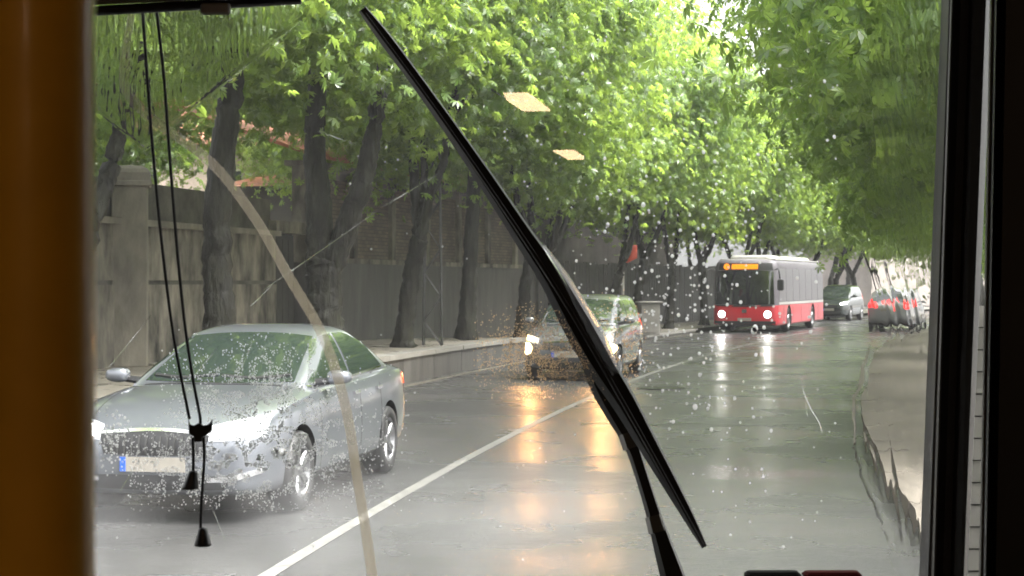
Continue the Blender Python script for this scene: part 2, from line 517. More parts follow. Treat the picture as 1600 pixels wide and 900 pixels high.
# brick-panelled wall
def brick_mat():
    m = bpy.data.materials.new('weathered_brickwork'); m.use_nodes = True
    t = m.node_tree; b = t.nodes['Principled BSDF']
    tc = t.nodes.new('ShaderNodeTexCoord'); sp = t.nodes.new('ShaderNodeSeparateXYZ'); cb = t.nodes.new('ShaderNodeCombineXYZ')
    t.links.new(tc.outputs['Object'], sp.inputs[0])
    t.links.new(sp.outputs['Y'], cb.inputs[0]); t.links.new(sp.outputs['Z'], cb.inputs[1])
    br = t.nodes.new('ShaderNodeTexBrick')
    br.inputs['Scale'].default_value = 1.0; br.inputs['Brick Width'].default_value = .27; br.inputs['Row Height'].default_value = .085
    br.inputs['Mortar Size'].default_value = .010
    br.inputs['Color1'].default_value = (.20, .155, .12, 1); br.inputs['Color2'].default_value = (.12, .092, .075, 1); br.inputs['Mortar'].default_value = (.07, .064, .055, 1)
    t.links.new(cb.outputs[0], br.inputs['Vector'])
    n = t.nodes.new('ShaderNodeTexNoise'); n.inputs['Scale'].default_value = 1.3; n.inputs['Detail'].default_value = 5
    t.links.new(tc.outputs['Object'], n.inputs['Vector'])
    mx = t.nodes.new('ShaderNodeMix'); mx.data_type = 'RGBA'; mx.blend_type = 'MULTIPLY'
    rp = t.nodes.new('ShaderNodeValToRGB'); rp.color_ramp.elements[0].color = (.5, .48, .45, 1); rp.color_ramp.elements[1].color = (1.1, 1.05, 1, 1)
    rp.color_ramp.elements[0].position = .3; rp.color_ramp.elements[1].position = .7
    t.links.new(n.outputs['Fac'], rp.inputs[0])
    mx.inputs[0].default_value = 1
    t.links.new(br.outputs['Color'], mx.inputs[6]); t.links.new(rp.outputs[0], mx.inputs[7]); t.links.new(mx.outputs[2], b.inputs['Base Color'])
    bp = t.nodes.new('ShaderNodeBump'); bp.inputs['Distance'].default_value = .012; bp.invert = True
    t.links.new(br.outputs['Fac'], bp.inputs['Height']); t.links.new(bp.outputs[0], b.inputs['Normal'])
    b.inputs['Roughness'].default_value = .7
    return m
M['brick'] = brick_mat()
d_end = 52.0
bw = empty('brick_wall', (cx(dg1) + OW, dg1, .5))
tag(bw, 'tall wall of weathered brick panels between concrete posts over a plaster plinth', 'wall')
wall_piece('plinth', bw, OW - .4, OW, dg1, d_end, None, 2.25, M['retain'])
wall_piece('coping', bw, OW - .42, OW + .07, dg1, d_end, 2.25, 2.36, M['plaster'])
posts = np.arange(dg1 + .1, d_end, 2.6)
for i, d in enumerate(posts):
    wall_piece('post', bw, OW - .38, OW + .02, d, d + .24, 2.36, 4.25, M['plaster'])
    if i < len(posts) - 1:
        wall_piece('brick_panel', bw, OW - .36, OW - .08, d + .24, posts[i + 1], 2.36, 4.05, M['brick'])
wall_piece('cornice', bw, OW - .5, OW + .12, dg1, d_end - .2, 4.25, 4.36, M['plaster'])
# low tiled roof over part of it
rf = empty('shed_roof', (cx(40) + OW - 2, 40, 4.4))
tag(rf, 'strip of red clay roof tiles above the brick wall', 'roof')
for i, d in enumerate(np.arange(34, 46, .9)):
    V = [(cx(d) + OW + .25, d, 4.40), (cx(d + .88) + OW + .25, d + .88, 4.40), (cx(d + .88) + OW - 3, d + .88, 5.5), (cx(d) + OW - 3, d, 5.5)]
    V += [(a, b, c + .07) for a, b, c in V]
    mk('roof_tile', V, [(0, 1, 5, 4), (4, 5, 6, 7), (3, 0, 4, 7), (1, 2, 6, 5), (2, 3, 7, 6), (3, 2, 1, 0)], M['rooftile'], rf, world=True)
# dark board fence farther on
df = empty('board_fence', (cx(53) + OW, 53, .2))
tag(df, 'long dark board fence behind the pavement beyond the brick wall', 'fence')
rk = random.Random(8)
for d in np.arange(52.4, 92, .34):
    wall_piece('fence_board', df, OW - .05 + rk.uniform(-.02, .02), OW + rk.uniform(0, .02), d, d + .30, None, 2.5 + rk.uniform(-.06, .06), M['doorway'])
wall_piece('rail', df, OW - .12, OW - .075, 52, 92, 2.1, 2.2, M['doorway'])

# ------------------------------------------------------------------ houses
def house(name, x0, y0, sx, sy, hw, hr, rz, wm, label, wins):
    e = empty(name, (x0, y0, 0), rz)
    tag(e, label, 'house')
    MB().box((0, 0, hw / 2), (sx, sy, hw)).build('wall', wm, e)
    o = .5
    V = [(-sx / 2 - o, -sy / 2 - o, hw - .1), (sx / 2 + o, -sy / 2 - o, hw - .1), (sx / 2 + o, sy / 2 + o, hw - .1), (-sx / 2 - o, sy / 2 + o, hw - .1), (-sx / 2 + 1, 0, hw + hr), (sx / 2 - 1, 0, hw + hr)]
    r = mk('roof', V, [(0, 1, 5, 4), (2, 3, 4, 5), (1, 2, 5), (3, 0, 4), (3, 2, 1, 0)], M['rooftile'], e)
    MB().box((sx * .2, sy * .15, hw + hr * .8), (.7, .7, 1.4)).build('chimney', M['brick'], r)
    for wx, wz, ww, wh in wins:
        f = MB().box((wx, -sy / 2 - .02, wz), (ww, .08, wh)).build('window', M['wood'], e)
        MB().box((wx, -sy / 2 - .055, wz), (ww - .16, .02, wh - .16)).build('pane', M['winglass'], f)
house('villa', P(330, 200, 62).x, 64, 9, 7, 6.9, 2.3, .25, M['housewall'], 'pale pink house with clay roof behind the wall among leaves', [(-3, 5.2, 1.1, 1.5), (0, 5.2, 1.1, 1.5), (3, 5.2, 1.1, 1.5), (-3, 2.2, 1.1, 1.5), (3, 2.2, 1.1, 1.5)])
house('far_house', P(1420, 440, 128).x, 132, 12, 8, 6.5, 2.5, .5, M['farwall'], 'distant pale house at the street bend behind running water', [(-3.5, 4.6, 1.2, 1.6), (0, 4.6, 1.2, 1.6), (3.5, 4.6, 1.2, 1.6)])

M['darkwall'] = mat('sooty_render', (.075, .066, .058), .75, var=.4, scale=1.0)
house('long_house', cx(66) - 13.5, 70, 8, 30, 5.2, 2.6, -math.atan(.37), M['darkwall'], 'long dark house with low clay roof behind the board fence', [(-1.8, 3.0, 1.2, 1.4), (1.8, 3.0, 1.2, 1.4)])
# ------------------------------------------------------------------ street furniture
lp = P(676, 540, 34.5)
e = empty('lattice_pole', (lp.x, 34.5, pav_h(34.5) - .02))
tag(e, 'thin dark steel lattice pole standing between two tree trunks', 'pole')
hh = 5.5
for i, j in ((-1, -1), (1, -1), (1, 1), (-1, 1)):
    MB().tube([(i * .19, j * .19, 0), (i * .13, j * .13, hh)], .024, 6).build('leg', M['steel'], e)
for k in range(11):
    z0, z1 = k * .5, k * .5 + .5
    q = lambda z: .19 - .06 * z / hh
    s_ = 1 if k % 2 else -1
    for j in (-1, 1):
        MB().tube([(-s_ * q(z0), j * q(z0), z0), (s_ * q(z1), j * q(z1), z1)], .013, 5).build('brace', M['steel'], e)
        MB().tube([(j * q(z0), -s_ * q(z0), z0), (j * q(z1), s_ * q(z1), z1)], .013, 5).build('brace', M['steel'], e)
dF = 53.5
bp_ = P(973, 500, dF)
e = empty('flag_post', (bp_.x, dF, pav_h(dF) - .02))
tag(e, 'pale post with a hanging red pennant beside the dark fence', 'flag post')
hz = P(0, 372, dF).z - pav_h(dF)
MB().tube([(0, 0, 0), (.02, 0, hz)], [.05, .04], 8).build('post', M['postpale'], e)
fz = P(0, 382, dF).z - pav_h(dF)
fl = []
for i in range(7):
    for k in range(6):
        u, v = i / 6, k / 5
        fl.append((.05 + u * .42 * (1 - .0 * v) - .10 * v * (1 - u), .05 * math.sin(u * 7 + v), fz - v * (.42 + .25 * (1 - u))))
Fc = [(i * 6 + k, i * 6 + k + 1, i * 6 + 7 + k, i * 6 + 6 + k) for i in range(6) for k in range(5)]
pn = mk('pennant', fl, Fc, M['flag'], e, True)
pn.modifiers.new('thick', 'SOLIDIFY').thickness = .012
dC = 52.5
cp = P(1014, 500, dC)
e = empty('utility_cabinet', (cp.x, dC, pav_h(dC) - .02))
tag(e, 'pale grey utility cabinet with overhanging lid on the pavement behind the hatchback', 'cabinet')
MB().box((0, 0, .52), (.62, .45, 1.0), .15, .02).build('body', M['cab_grey'], e)
MB().box((0, 0, 1.06), (.78, .56, .07), .15, .02).build('lid', M['cab_grey'], e)
MB().box((-.01, -.24, .52), (.5, .02, .82), .15, .008).build('door', M['cab_grey'], e)

# ------------------------------------------------------------------ trees
def leaf_cloud(seed, n_clump, per, rad, lo, leaf=(.125, .20)):
    """crown of compound chestnut leaves in clumps; returns verts, quads, tint per leaf corner set"""
    rs = np.random.RandomState(seed)
    cen = []
    while len(cen) < n_clump:
        p = rs.normal(size=3); p /= np.linalg.norm(p)
        p *= rs.uniform(.12, 1) ** .42
        if p[2] < lo or p[2] > .38: continue
        cen.append(p * rad)
    cen = np.array(cen)
    size = rs.uniform(.55, 1.15, n_clump)
    idx = np.repeat(np.arange(n_clump), (per * size ** 2).astype(int))
    n = len(idx)
    loc = rs.normal(size=(n, 3)) * np.array([.62, .62, .34]) * size[idx][:, None]
    pos = cen[idx] + loc
    # sprays droop away from the crown's middle
    pos[:, 2] -= .22 * np.hypot(loc[:, 0], loc[:, 1]) ** 2
    out = pos / np.linalg.norm(pos, axis=1, keepdims=True)
    nor = np.array([0, 0, 1.0]) * .7 + out * .7 + rs.normal(size=(n, 3)) * .38
    nor /= np.linalg.norm(nor, axis=1, keepdims=True)
    tip = out * np.array([1, 1, .2]) + rs.normal(size=(n, 3)) * .6 + np.array([0, 0, -.35])
    tip -= nor * np.sum(tip * nor, 1, keepdims=True)
    tip /= np.linalg.norm(tip, axis=1, keepdims=True)
    side = np.cross(nor, tip)
    L = rs.uniform(leaf[0], leaf[1], n)
    angs = np.radians([-112, -70, -34, 0, 34, 70, 112])
    k = len(angs)
    rel = np.array([.55, .8, .95, 1, .95, .8, .55])
    V = np.zeros((n, k, 4, 3))
    for a in range(k):
        dr = tip * math.cos(angs[a]) + side * math.sin(angs[a])
        sd = -tip * math.sin(angs[a]) + side * math.cos(angs[a])
        l = (L * rel[a])[:, None]
        V[:, a, 0] = pos + dr * l * .05
        V[:, a, 1] = pos + dr * l * .66 + sd * l * .165 - nor * l * .10
        V[:, a, 2] = pos + dr * l - nor * l * .42
        V[:, a, 3] = pos + dr * l * .66 - sd * l * .165 - nor * l * .10
    ct = rs.uniform(.0, .55, n_clump)
    tint = np.clip(ct[idx] + rs.uniform(0, .45, n), 0, 1)
    return V.reshape(-1, 3), n * k, np.repeat(tint, k * 4), cen

def cloud_mesh(name, V, nq, tint, m):
    me = bpy.data.meshes.new(name)
    me.vertices.add(len(V)); me.vertices.foreach_set('co', V.astype(np.float32).ravel())
    me.loops.add(nq * 4); me.loops.foreach_set('vertex_index', np.arange(nq * 4, dtype=np.int32))
    me.polygons.add(nq); me.polygons.foreach_set('loop_start', np.arange(0, nq * 4, 4, dtype=np.int32))
    me.update(calc_edges=True)
    at = me.attributes.new('tint', 'FLOAT', 'POINT'); at.data.foreach_set('value', tint.astype(np.float32))
    me.materials.append(m)
    return me

crowns = {}
def crown_variant(key, seed, n_clump, per, rad, lo, m, leaf=(.125, .20)):
    V, nq, t, cen = leaf_cloud(seed, n_clump, per, np.array(rad), lo, leaf)
    crowns[key] = (cloud_mesh('crown_' + key, V, nq, t, m), cen)
crown_variant('a', 11, 95, 200, (4.2, 4.2, 4.3), -.92, M['leafL'])
crown_variant('b', 23, 92, 200, (4.0, 4.0, 4.2), -.92, M['leafL'])
crown_variant('c', 37, 98, 195, (4.4, 4.2, 4.4), -.92, M['leafL'])
crown_variant('r', 51, 100, 170, (4.6, 4.4, 4.6), -.95, M['leafR'], (.14, .22))
crown_variant('s', 67, 96, 170, (4.4, 4.4, 4.6), -.95, M['leafR'], (.14, .22))

def tree(base, paths, radii, key, cz, rot, label, sc=1.0, group=None, lean=(0, 0)):
    e = empty('chestnut_tree', base)
    tag(e, label, 'tree', group)
    mb = MB()
    rr = random.Random(int(base[0] * 31 + base[1] * 7))
    cen0 = Vector((lean[0], lean[1], cz - base[2]))
    me, cen = crowns[key]
    for pts, rd in zip(paths, radii):
        L = spline(pts, 9 * len(pts)) if len(pts) > 2 else np.array([list(p) for p in pts])
        t = np.linspace(0, 1, len(L))
        r_ = np.interp(t, [0, 1], rd)
        if pts is paths[0]: r_ = r_ + .12 * np.exp(-t * 18)         # flared foot
        L = [Vector(p) - Vector(base) + Vector((rr.gauss(0, .012), rr.gauss(0, .012), 0)) for p in L]
        mb.tube(L, list(r_), 16, True, .13)
    tops = [Vector(p[-1]) - Vector(base) for p in (paths[1:] or paths)]
    cs, sn = math.cos(rot), math.sin(rot)
    picks = sorted(range(len(cen)), key=lambda i: rr.random())[:16]
    for i in picks:
        c = cen[i] * sc
        tgt = cen0 + Vector((c[0] * cs - c[1] * sn, c[0] * sn + c[1] * cs, c[2]))
        st = min(tops, key=lambda p: (p - tgt).length) * 1.0
        mid = st.lerp(tgt, .5) + Vector((rr.gauss(0, .25), rr.gauss(0, .25), .35))
        L = spline([st, mid, tgt], 7)
        mb.tube(L, list(np.linspace(.075, .012, 7)), 6, False)
    mb.build('trunk', M['bark'], e, True)
    c = bpy.data.objects.new('crown', me)
    C.objects.link(c); c.parent = e
    c.location = cen0; c.rotation_euler = (0, 0, rot); c.scale = (sc, sc, sc)
    return e

TG = 'chestnut trees along the raised pavement'
OT = -4.95
def base_at(d): return (cx(d) + OT, d, pav_h(d) - .04)
def pp(d, L): return [P(x, y, d + dd) for x, y, dd in L]
dA, dB, dC_, dD = d_at(345, OT), d_at(507, OT), d_at(632, OT), d_at(728, OT)
def base_px(px, d): 
    p = P(px, 500, d); return (p.x, d, pav_h(d) - .04)
b = base_px(341, dA)
tree(b, [[b] + pp(dA, [(342, 480, 0), (338, 350, 0), (350, 230, 0), (362, 130, 0), (366, 20, .2)])], [(.24, .15)], 'a', 9.2, .3, 'chestnut tree with a single straight dark trunk behind the silver car roof', group=TG)
b = base_px(512, dB)
tree(b, [[b] + pp(dB, [(508, 500, 0), (506, 400, 0)]), pp(dB, [(503, 420, 0), (495, 290, .1), (492, 190, .2), (500, 60, .4)]), pp(dB, [(512, 430, 0), (545, 345, -.1), (570, 270, -.2), (586, 190, -.2), (606, 70, -.2)])],
     [(.34, .30), (.25, .14), (.22, .12)], 'b', 8.8, 1.2, 'chestnut tree whose thick dark trunk forks in two above the silver car', group=TG)
b = base_px(628, dC_)
tree(b, [[b] + pp(dC_, [(640, 450, 0), (655, 372, 0)]), pp(dC_, [(654, 380, 0), (648, 290, .2), (643, 180, .3)]), pp(dC_, [(656, 380, 0), (671, 310, -.2), (692, 255, -.4), (704, 180, -.5)]), pp(dC_, [(655, 375, 0), (661, 310, 0), (664, 210, .1)])],
     [(.19, .17), (.12, .09), (.11, .07), (.10, .07)], 'c', 8.4, 2.2, 'leaning chestnut tree with slim stems beside the lattice pole', group=TG)
b = base_px(727, dD)
tree(b, [[b] + pp(dD, [(733, 440, 0), (738, 340, 0), (742, 250, 0), (748, 120, .2)])], [(.20, .12)], 'a', 8.3, 3.3, 'chestnut tree with upright bare trunk between the lattice pole and the wiper', group=TG)

def auto_tree(d, off, key, cz, label, group, sc=1.0, seed=0, r0=.2, z0=None, lean=(0, 0)):
    rr = random.Random(seed)
    b = (cx(d) + off, d, (pav_h(d) - .04) if z0 is None else z0)
    lx, ly = rr.uniform(-.35, .35), rr.uniform(-.3, .3)
    fz = rr.uniform(1.9, 2.6)
    f = Vector((b[0] + lx, b[1] + ly, b[2] + fz))
    main = [b, Vector((b[0] + lx * .35, b[1] + ly * .4, b[2] + fz * .5)), f]
    paths, rad = [main], [(r0, r0 * .85)]
    for k in range(rr.choice((2, 2, 3))):
        a = rr.uniform(0, 6.28)
        q = Vector((math.cos(a), math.sin(a), 0))
        paths.append([f - Vector((0, 0, .1)), f + q * .5 + Vector((0, 0, .9)), f + q * 1.1 + Vector((0, 0, 2.6))])
        rad.append((r0 * .7, r0 * .4))
    return tree(b, paths, rad, key, cz, rr.uniform(0, 6.28), label, sc, group, lean)

ORD = ['first', 'second', 'third', 'fourth', 'fifth', 'sixth', 'seventh', 'eighth', 'ninth', 'tenth', 'eleventh', 'twelfth', 'thirteenth', 'fourteenth']
auto_tree(19.4, OT - .3, 'b', 8.7, 'chestnut tree whose leaves hang beside the yellow pole top', TG, seed=2)
auto_tree(14.6, OT - .6, 'c', 8.3, 'chestnut tree overhanging the blind from outside the frame', TG, seed=3)
for i, d in enumerate(np.arange(42.3, 98, 4.6)):
    auto_tree(d, OT + random.Random(i).uniform(-.2, .2), 'abc'[i % 3], 8.2 - .012 * (d - 42), f'{ORD[i]} chestnut tree of the pavement row beyond the upright bare trunk', TG, seed=20 + i, r0=.17)
RG = 'dark chestnut trees on the far kerb'
for i, d in enumerate([17.5, 23.5, 30, 37, 44, 51, 58, 66, 75]):
    auto_tree(d, 6.6, 'rs'[i % 2], (7.6 if d < 34 else 7.1), f'{ORD[i]} dark leafy chestnut tree along the kerb behind the black pillar', RG, seed=60 + i, r0=.22, z0=.1)
BG = 'trees behind the old wall'
for i, (d, off) in enumerate([(34, -13), (42, -16), (48, -11.5), (56, -14), (64, -11), (70, -20), (52, -24), (78, -12), (90, -13), (104, -10), (112, -4), (118, -14), (60, -17), (70, -13.5)]):
    auto_tree(d, off, 'abc'[i % 3], 8.4 if i not in (2,) else 9.0, f'{ORD[i]} leafy tree growing behind the old wall, counted from the gate pier', BG, seed=90 + i, r0=.2, z0=0.0, sc=1.0)

# ------------------------------------------------------------------ vehicles
def ring_shell(levels, bow=.06, nf=8, nc=5, ns=14, top=True):
    """closed shell from level tuples (z, x_front, x_rear, half_width, corner_radius)"""
    V, Fc = [], []
    n = None
    for z, xf, xr, w_, rc in levels:
        half = []
        for i in range(nf):                      # front edge, from the middle to the corner, bowed in plan
            y = (w_ - rc) * i / (nf - 1)
            half.append((xf - bow * (y / max(w_, .01)) ** 2, y))
        xfc = xf - bow * ((w_ - rc) / w_) ** 2
        for i in range(1, nc + 1):
            a = math.pi / 2 * i / (nc + 1)
            half.append((xfc - rc + rc * math.cos(a), w_ - rc + rc * math.sin(a)))
        for i in range(ns):
            half.append((xfc - rc + (xr + rc - xfc + rc) * i / (ns - 1), w_))
        for i in range(1, nc + 1):
            a = math.pi / 2 * (1 + i / (nc + 1))
            half.append((xr + rc + rc * math.cos(a), w_ - rc + rc * math.sin(a)))
        for i in range(nf):
            half.append((xr, (w_ - rc) * (1 - i / (nf - 1))))
        ring = half + [(x, -y) for x, y in half[-2:0:-1]]
        n = len(ring)
        V += [(x, y, z) for x, y in ring]
    m = len(levels)
    for i in range(m - 1):
        for k in range(n):
            Fc.append((i * n + k, i * n + (k + 1) % n, (i + 1) * n + (k + 1) % n, (i + 1) * n + k))
    Fc.append(tuple(range(n - 1, -1, -1)))
    if top: Fc.append(tuple((m - 1) * n + k for k in range(n)))
    return V, Fc

def smooth_levels(L, n):
    L = np.array(L, float)
    t = np.linspace(0, 1, len(L)); u = np.linspace(0, 1, n)
    return [tuple(pchip(t, L[:, k], u)[i] for k in range(5)) for i in range(n)]

def body_loft(sp, nst=72, nsec=22):
    xs = np.array(sp['x'])
    u = np.linspace(0, 1, nst); u = .5 - .5 * np.cos(np.pi * u)          # stations crowd at the ends
    X = xs[0] + (xs[-1] - xs[0]) * (.35 * np.linspace(0, 1, nst) + .65 * u)
    W, Z0, ZS, ZT = (pchip(xs, sp[k], X) for k in ('w', 'z0', 'zs', 'zt'))
    V, Fc = [], []
    for i in range(nst):
        w_, a, s_, t_ = W[i], Z0[i], ZS[i], max(ZT[i], ZS[i] + .01)
        hb = s_ - a
        pts = [(0, a), (.5 * w_, a), (.86 * w_, a + .01), (.965 * w_, a + .10 * hb), (.992 * w_, a + .30 * hb), (1.0 * w_, a + .55 * hb), (.985 * w_, a + .80 * hb), (.955 * w_, s_ - .01), (.90 * w_, s_ + .25 * (t_ - s_)), (.72 * w_, s_ + .72 * (t_ - s_)), (.4 * w_, s_ + .94 * (t_ - s_)), (0, t_)]
        sec = spline(pts, nsec)
        sec[0, 0] = sec[-1, 0] = 0
        sec[:, 0] = np.maximum(sec[:, 0], 0)
        ring = [(X[i], y, z) for y, z in sec] + [(X[i], -y, z) for y, z in sec[-2:0:-1]]
        V += ring
    n = len(ring)
    for i in range(nst - 1):
        for k in range(n):
            Fc.append((i * n + k, (i + 1) * n + k, (i + 1) * n + (k + 1) % n, i * n + (k + 1) % n))
    Fc.append(tuple(range(n)))
    Fc.append(tuple((nst - 1) * n + k for k in range(n - 1, -1, -1)))
    return V, Fc

class Skin:
    """finds points on a vehicle's surface, to lay panes and lamps on it"""
    def __init__(s, shells):
        V, Fc = [], []
        for v, f in shells:
            n = len(V); V += list(v); Fc += [tuple(i + n for i in q) for q in f]
        s.t = BVHTree.FromPolygons([Vector(v) for v in V], Fc)
    def patch(s, A, B, axis, off=.005, nu=14, nv=6, depth=.012):
        """ruled patch between curves A and B, cast on the skin along an axis; returns a rimmed plate"""
        A = spline(A, nu) if len(A) > 2 else np.array([np.array(A[0]) + (np.array(A[1]) - np.array(A[0])) * t for t in np.linspace(0, 1, nu)])
        B = spline(B, nu) if len(B) > 2 else np.array([np.array(B[0]) + (np.array(B[1]) - np.array(B[0])) * t for t in np.linspace(0, 1, nu)])
        D = {'x+': Vector((-1, 0, 0)), 'x-': Vector((1, 0, 0)), 'y+': Vector((0, -1, 0)), 'y-': Vector((0, 1, 0)), 'z': Vector((0, 0, -1))}[axis]
        G = []
        last = None
        for j in range(nv + 1):
            row = []
            for i in range(nu):
                p = A[i] + (B[i] - A[i]) * j / nv
                o = Vector((0, p[0], p[1])) if axis[0] == 'x' else (Vector((p[0], 0, p[1])) if axis[0] == 'y' else Vector((p[0], p[1], 0)))
                o = o - D * 8
                h, nn, _, _ = s.t.ray_cast(o, D)
                if h is None:
                    q = o + D * (8 - (last if last is not None else 0))
                    h, nn, _, _ = s.t.find_nearest(q)
                if nn.dot(D) > 0: nn = -nn
                row.append((h, nn)); 
            G.append(row)
        V, Fc = [], []
        for row in G:
            for h, nn in row: V.append(h + nn * off)
        for row in G:
            for h, nn in row: V.append(h + nn * (off - depth))
        n = (nv + 1) * nu
        for j in range(nv):
            for i in range(nu - 1):
                a, b, c, d = j * nu + i, j * nu + i + 1, (j + 1) * nu + i + 1, (j + 1) * nu + i
                Fc.append((a, b, c, d))
        rim = [i for i in range(nu)] + [j * nu + nu - 1 for j in range(1, nv + 1)] + [nv * nu + i for i in range(nu - 2, -1, -1)] + [j * nu for j in range(nv - 1, 0, -1)]
        for a, b in zip(rim, rim[1:] + rim[:1]): Fc.append((a, b, b + n, a + n))
        return V, Fc

def mirror_y(L): return [(-a, b) for a, b in L]

def wheel(parent, x, y, r, wd, side):
    """mesh hub with tyre and rim under it"""
    hub = MB().lathe([(.001, side * .02), (r * .30, side * .02), (r * .34, -side * .05), (r * .34, -side * .08)], 20).build('wheel', M['steel'], parent, True)
    hub.location = (x, y, r)
    w2 = wd / 2
    prof = [(r * .66, -w2), (r * .80, -w2 * 1.04), (r * .93, -w2), (r * .99, -w2 * .75), (r, -w2 * .3), (r, w2 * .3), (r * .99, w2 * .75), (r * .93, w2), (r * .80, w2 * 1.04), (r * .66, w2), (r * .62, w2 * .6), (r * .62, -w2 * .6), (r * .66, -w2)]
    MB().lathe(prof, 40).build('tyre', M['tyre'], hub, True)
    mb = MB()
    s = side * w2
    mb.lathe([(r * .665, s * .97), (r * .64, s * .9), (r * .60, s * .55), (r * .585, s * .1)], 40)
    for k in range(10):
        a = 2 * math.pi * (k // 2) / 5 + (.13 if k % 2 else -.13)
        c_, s_ = math.cos(a), math.sin(a)
        V = []
        for rr_, hw in ((r * .10, .030), (r * .62, .022)):
            for q, dy in ((-hw, 0), (hw, 0), (hw * .6, .018), (-hw * .6, .018)):
                V.append((rr_ * c_ - q * s_, s * (.62 + .18 * rr_ / r) + side * dy, rr_ * s_ + q * c_))
        mb.add(V, [(0, 1, 2, 3), (7, 6, 5, 4), (0, 4, 5, 1), (1, 5, 6, 2), (2, 6, 7, 3), (3, 7, 4, 0)])
    mb.lathe([(r * .17, s * .62), (r * .16, s * .85), (r * .001, s * .88)], 20)
    mb.build('rim', M['rim'], hub)
    MB().lathe([(r * .40, s * .2), (r * .40, s * .25), (r * .12, s * .25)], 24).build('brake_disc', M['steel'], hub)

def cut_wheels(o, axles, r, w_):
    """opens the wheel arches in a body mesh"""
    mb = MB()
    for x in axles:
        for s in (-1, 1):
            n = 36
            V = [(x + r * math.cos(2 * math.pi * k / n), s * (w_ - .30) if e == 0 else s * (w_ + .3), r * .90 + r * math.sin(2 * math.pi * k / n)) for e in (0, 1) for k in range(n)]
            Fc = [(k, (k + 1) % n, n + (k + 1) % n, n + k) for k in range(n)] + [tuple(range(n - 1, -1, -1)), tuple(range(n, 2 * n))]
            if s < 0: Fc = [f[::-1] for f in Fc]
            mb.add(V, Fc)
    c = mb.build('cutter', None)
    bm = bmesh.new(); bm.from_mesh(c.data); bmesh.ops.recalc_face_normals(bm, faces=bm.faces); bm.to_mesh(c.data); bm.free()
    c.data.materials.append(M['black'])
    md = o.modifiers.new('arches', 'BOOLEAN'); md.operation = 'DIFFERENCE'; md.object = c; md.solver = 'EXACT'
    md.material_mode = 'TRANSFER'
    dg = bpy.context.evaluated_depsgraph_get()
    me = bpy.data.meshes.new_from_object(o.evaluated_get(dg))
    o.modifiers.clear(); o.data = me
    bpy.data.objects.remove(c)

def fix_normals(o):
    bm = bmesh.new(); bm.from_mesh(o.data); bmesh.ops.recalc_face_normals(bm, faces=bm.faces); bm.to_mesh(o.data); bm.free()

SEDAN = dict(
    x=[-2.40, -2.34, -2.20, -1.9, -1.4, -.4, .9, 1.4, 1.75, 2.0, 2.16, 2.24, 2.28],
    w=[.66, .76, .84, .885, .905, .91, .91, .905, .88, .83, .76, .68, .56],
    z0=[.44, .34, .27, .22, .20, .19, .19, .19, .19, .20, .21, .24, .30],
    zs=[.84, .90, .95, .97, .965, .945, .915, .875, .82, .755, .69, .64, .57],
    zt=[.90, .97, 1.04, 1.07, 1.05, 1.0, 1.005, .965, .915, .85, .775, .70, .60],
    cab=[(.90, 1.16, -1.98, .80, .20), (1.00, .94, -1.86, .79, .20), (1.15, .58, -1.55, .735, .18), (1.30, .22, -1.20, .66, .17), (1.39, -.02, -.95, .60, .16), (1.435, -.22, -.78, .50, .15), (1.46, -.42, -.66, .34, .10)],
    axles=(1.38, -1.36), wr=.325, width=.91,
    wind=([(-.66, 1.005), (-.35, 1.0), (0, 1.0), (.35, 1.0), (.66, 1.005)], [(-.55, 1.36), (-.28, 1.385), (0, 1.392), (.28, 1.385), (.55, 1.36)]),
    rearw=([(-.62, 1.09), (0, 1.085), (.62, 1.09)], [(-.50, 1.34), (0, 1.375), (.50, 1.34)]),
    side=[([(.84, .985), (.3, .99), (-.30, 1.0)], [(.10, 1.325), (-.12, 1.37), (-.30, 1.38)]), ([(-.37, 1.0), (-.8, 1.01), (-1.44, 1.045)], [(-.37, 1.38), (-.70, 1.372), (-1.13, 1.27)])],
    head=([(.44, .635), (.62, .64), (.81, .66)], [(.44, .745), (.62, .785), (.81, .815)]),
    grille=([(-.40, .53), (0, .52), (.40, .53)], [(-.44, .675), (0, .70), (.44, .675)]),
    intake=([(-.56, .27), (0, .26), (.56, .27)], [(-.62, .37), (0, .375), (.62, .37)]),
    plate_z=.455, chromez=.335, tailside=(-2.36, -2.05, .80, .93), tailrear=([(.42, .80), (.74, .80)], [(.42, .93), (.74, .93)]),
    mirror=(.66, .92, 1.04), belt=.972, bonnet=True)
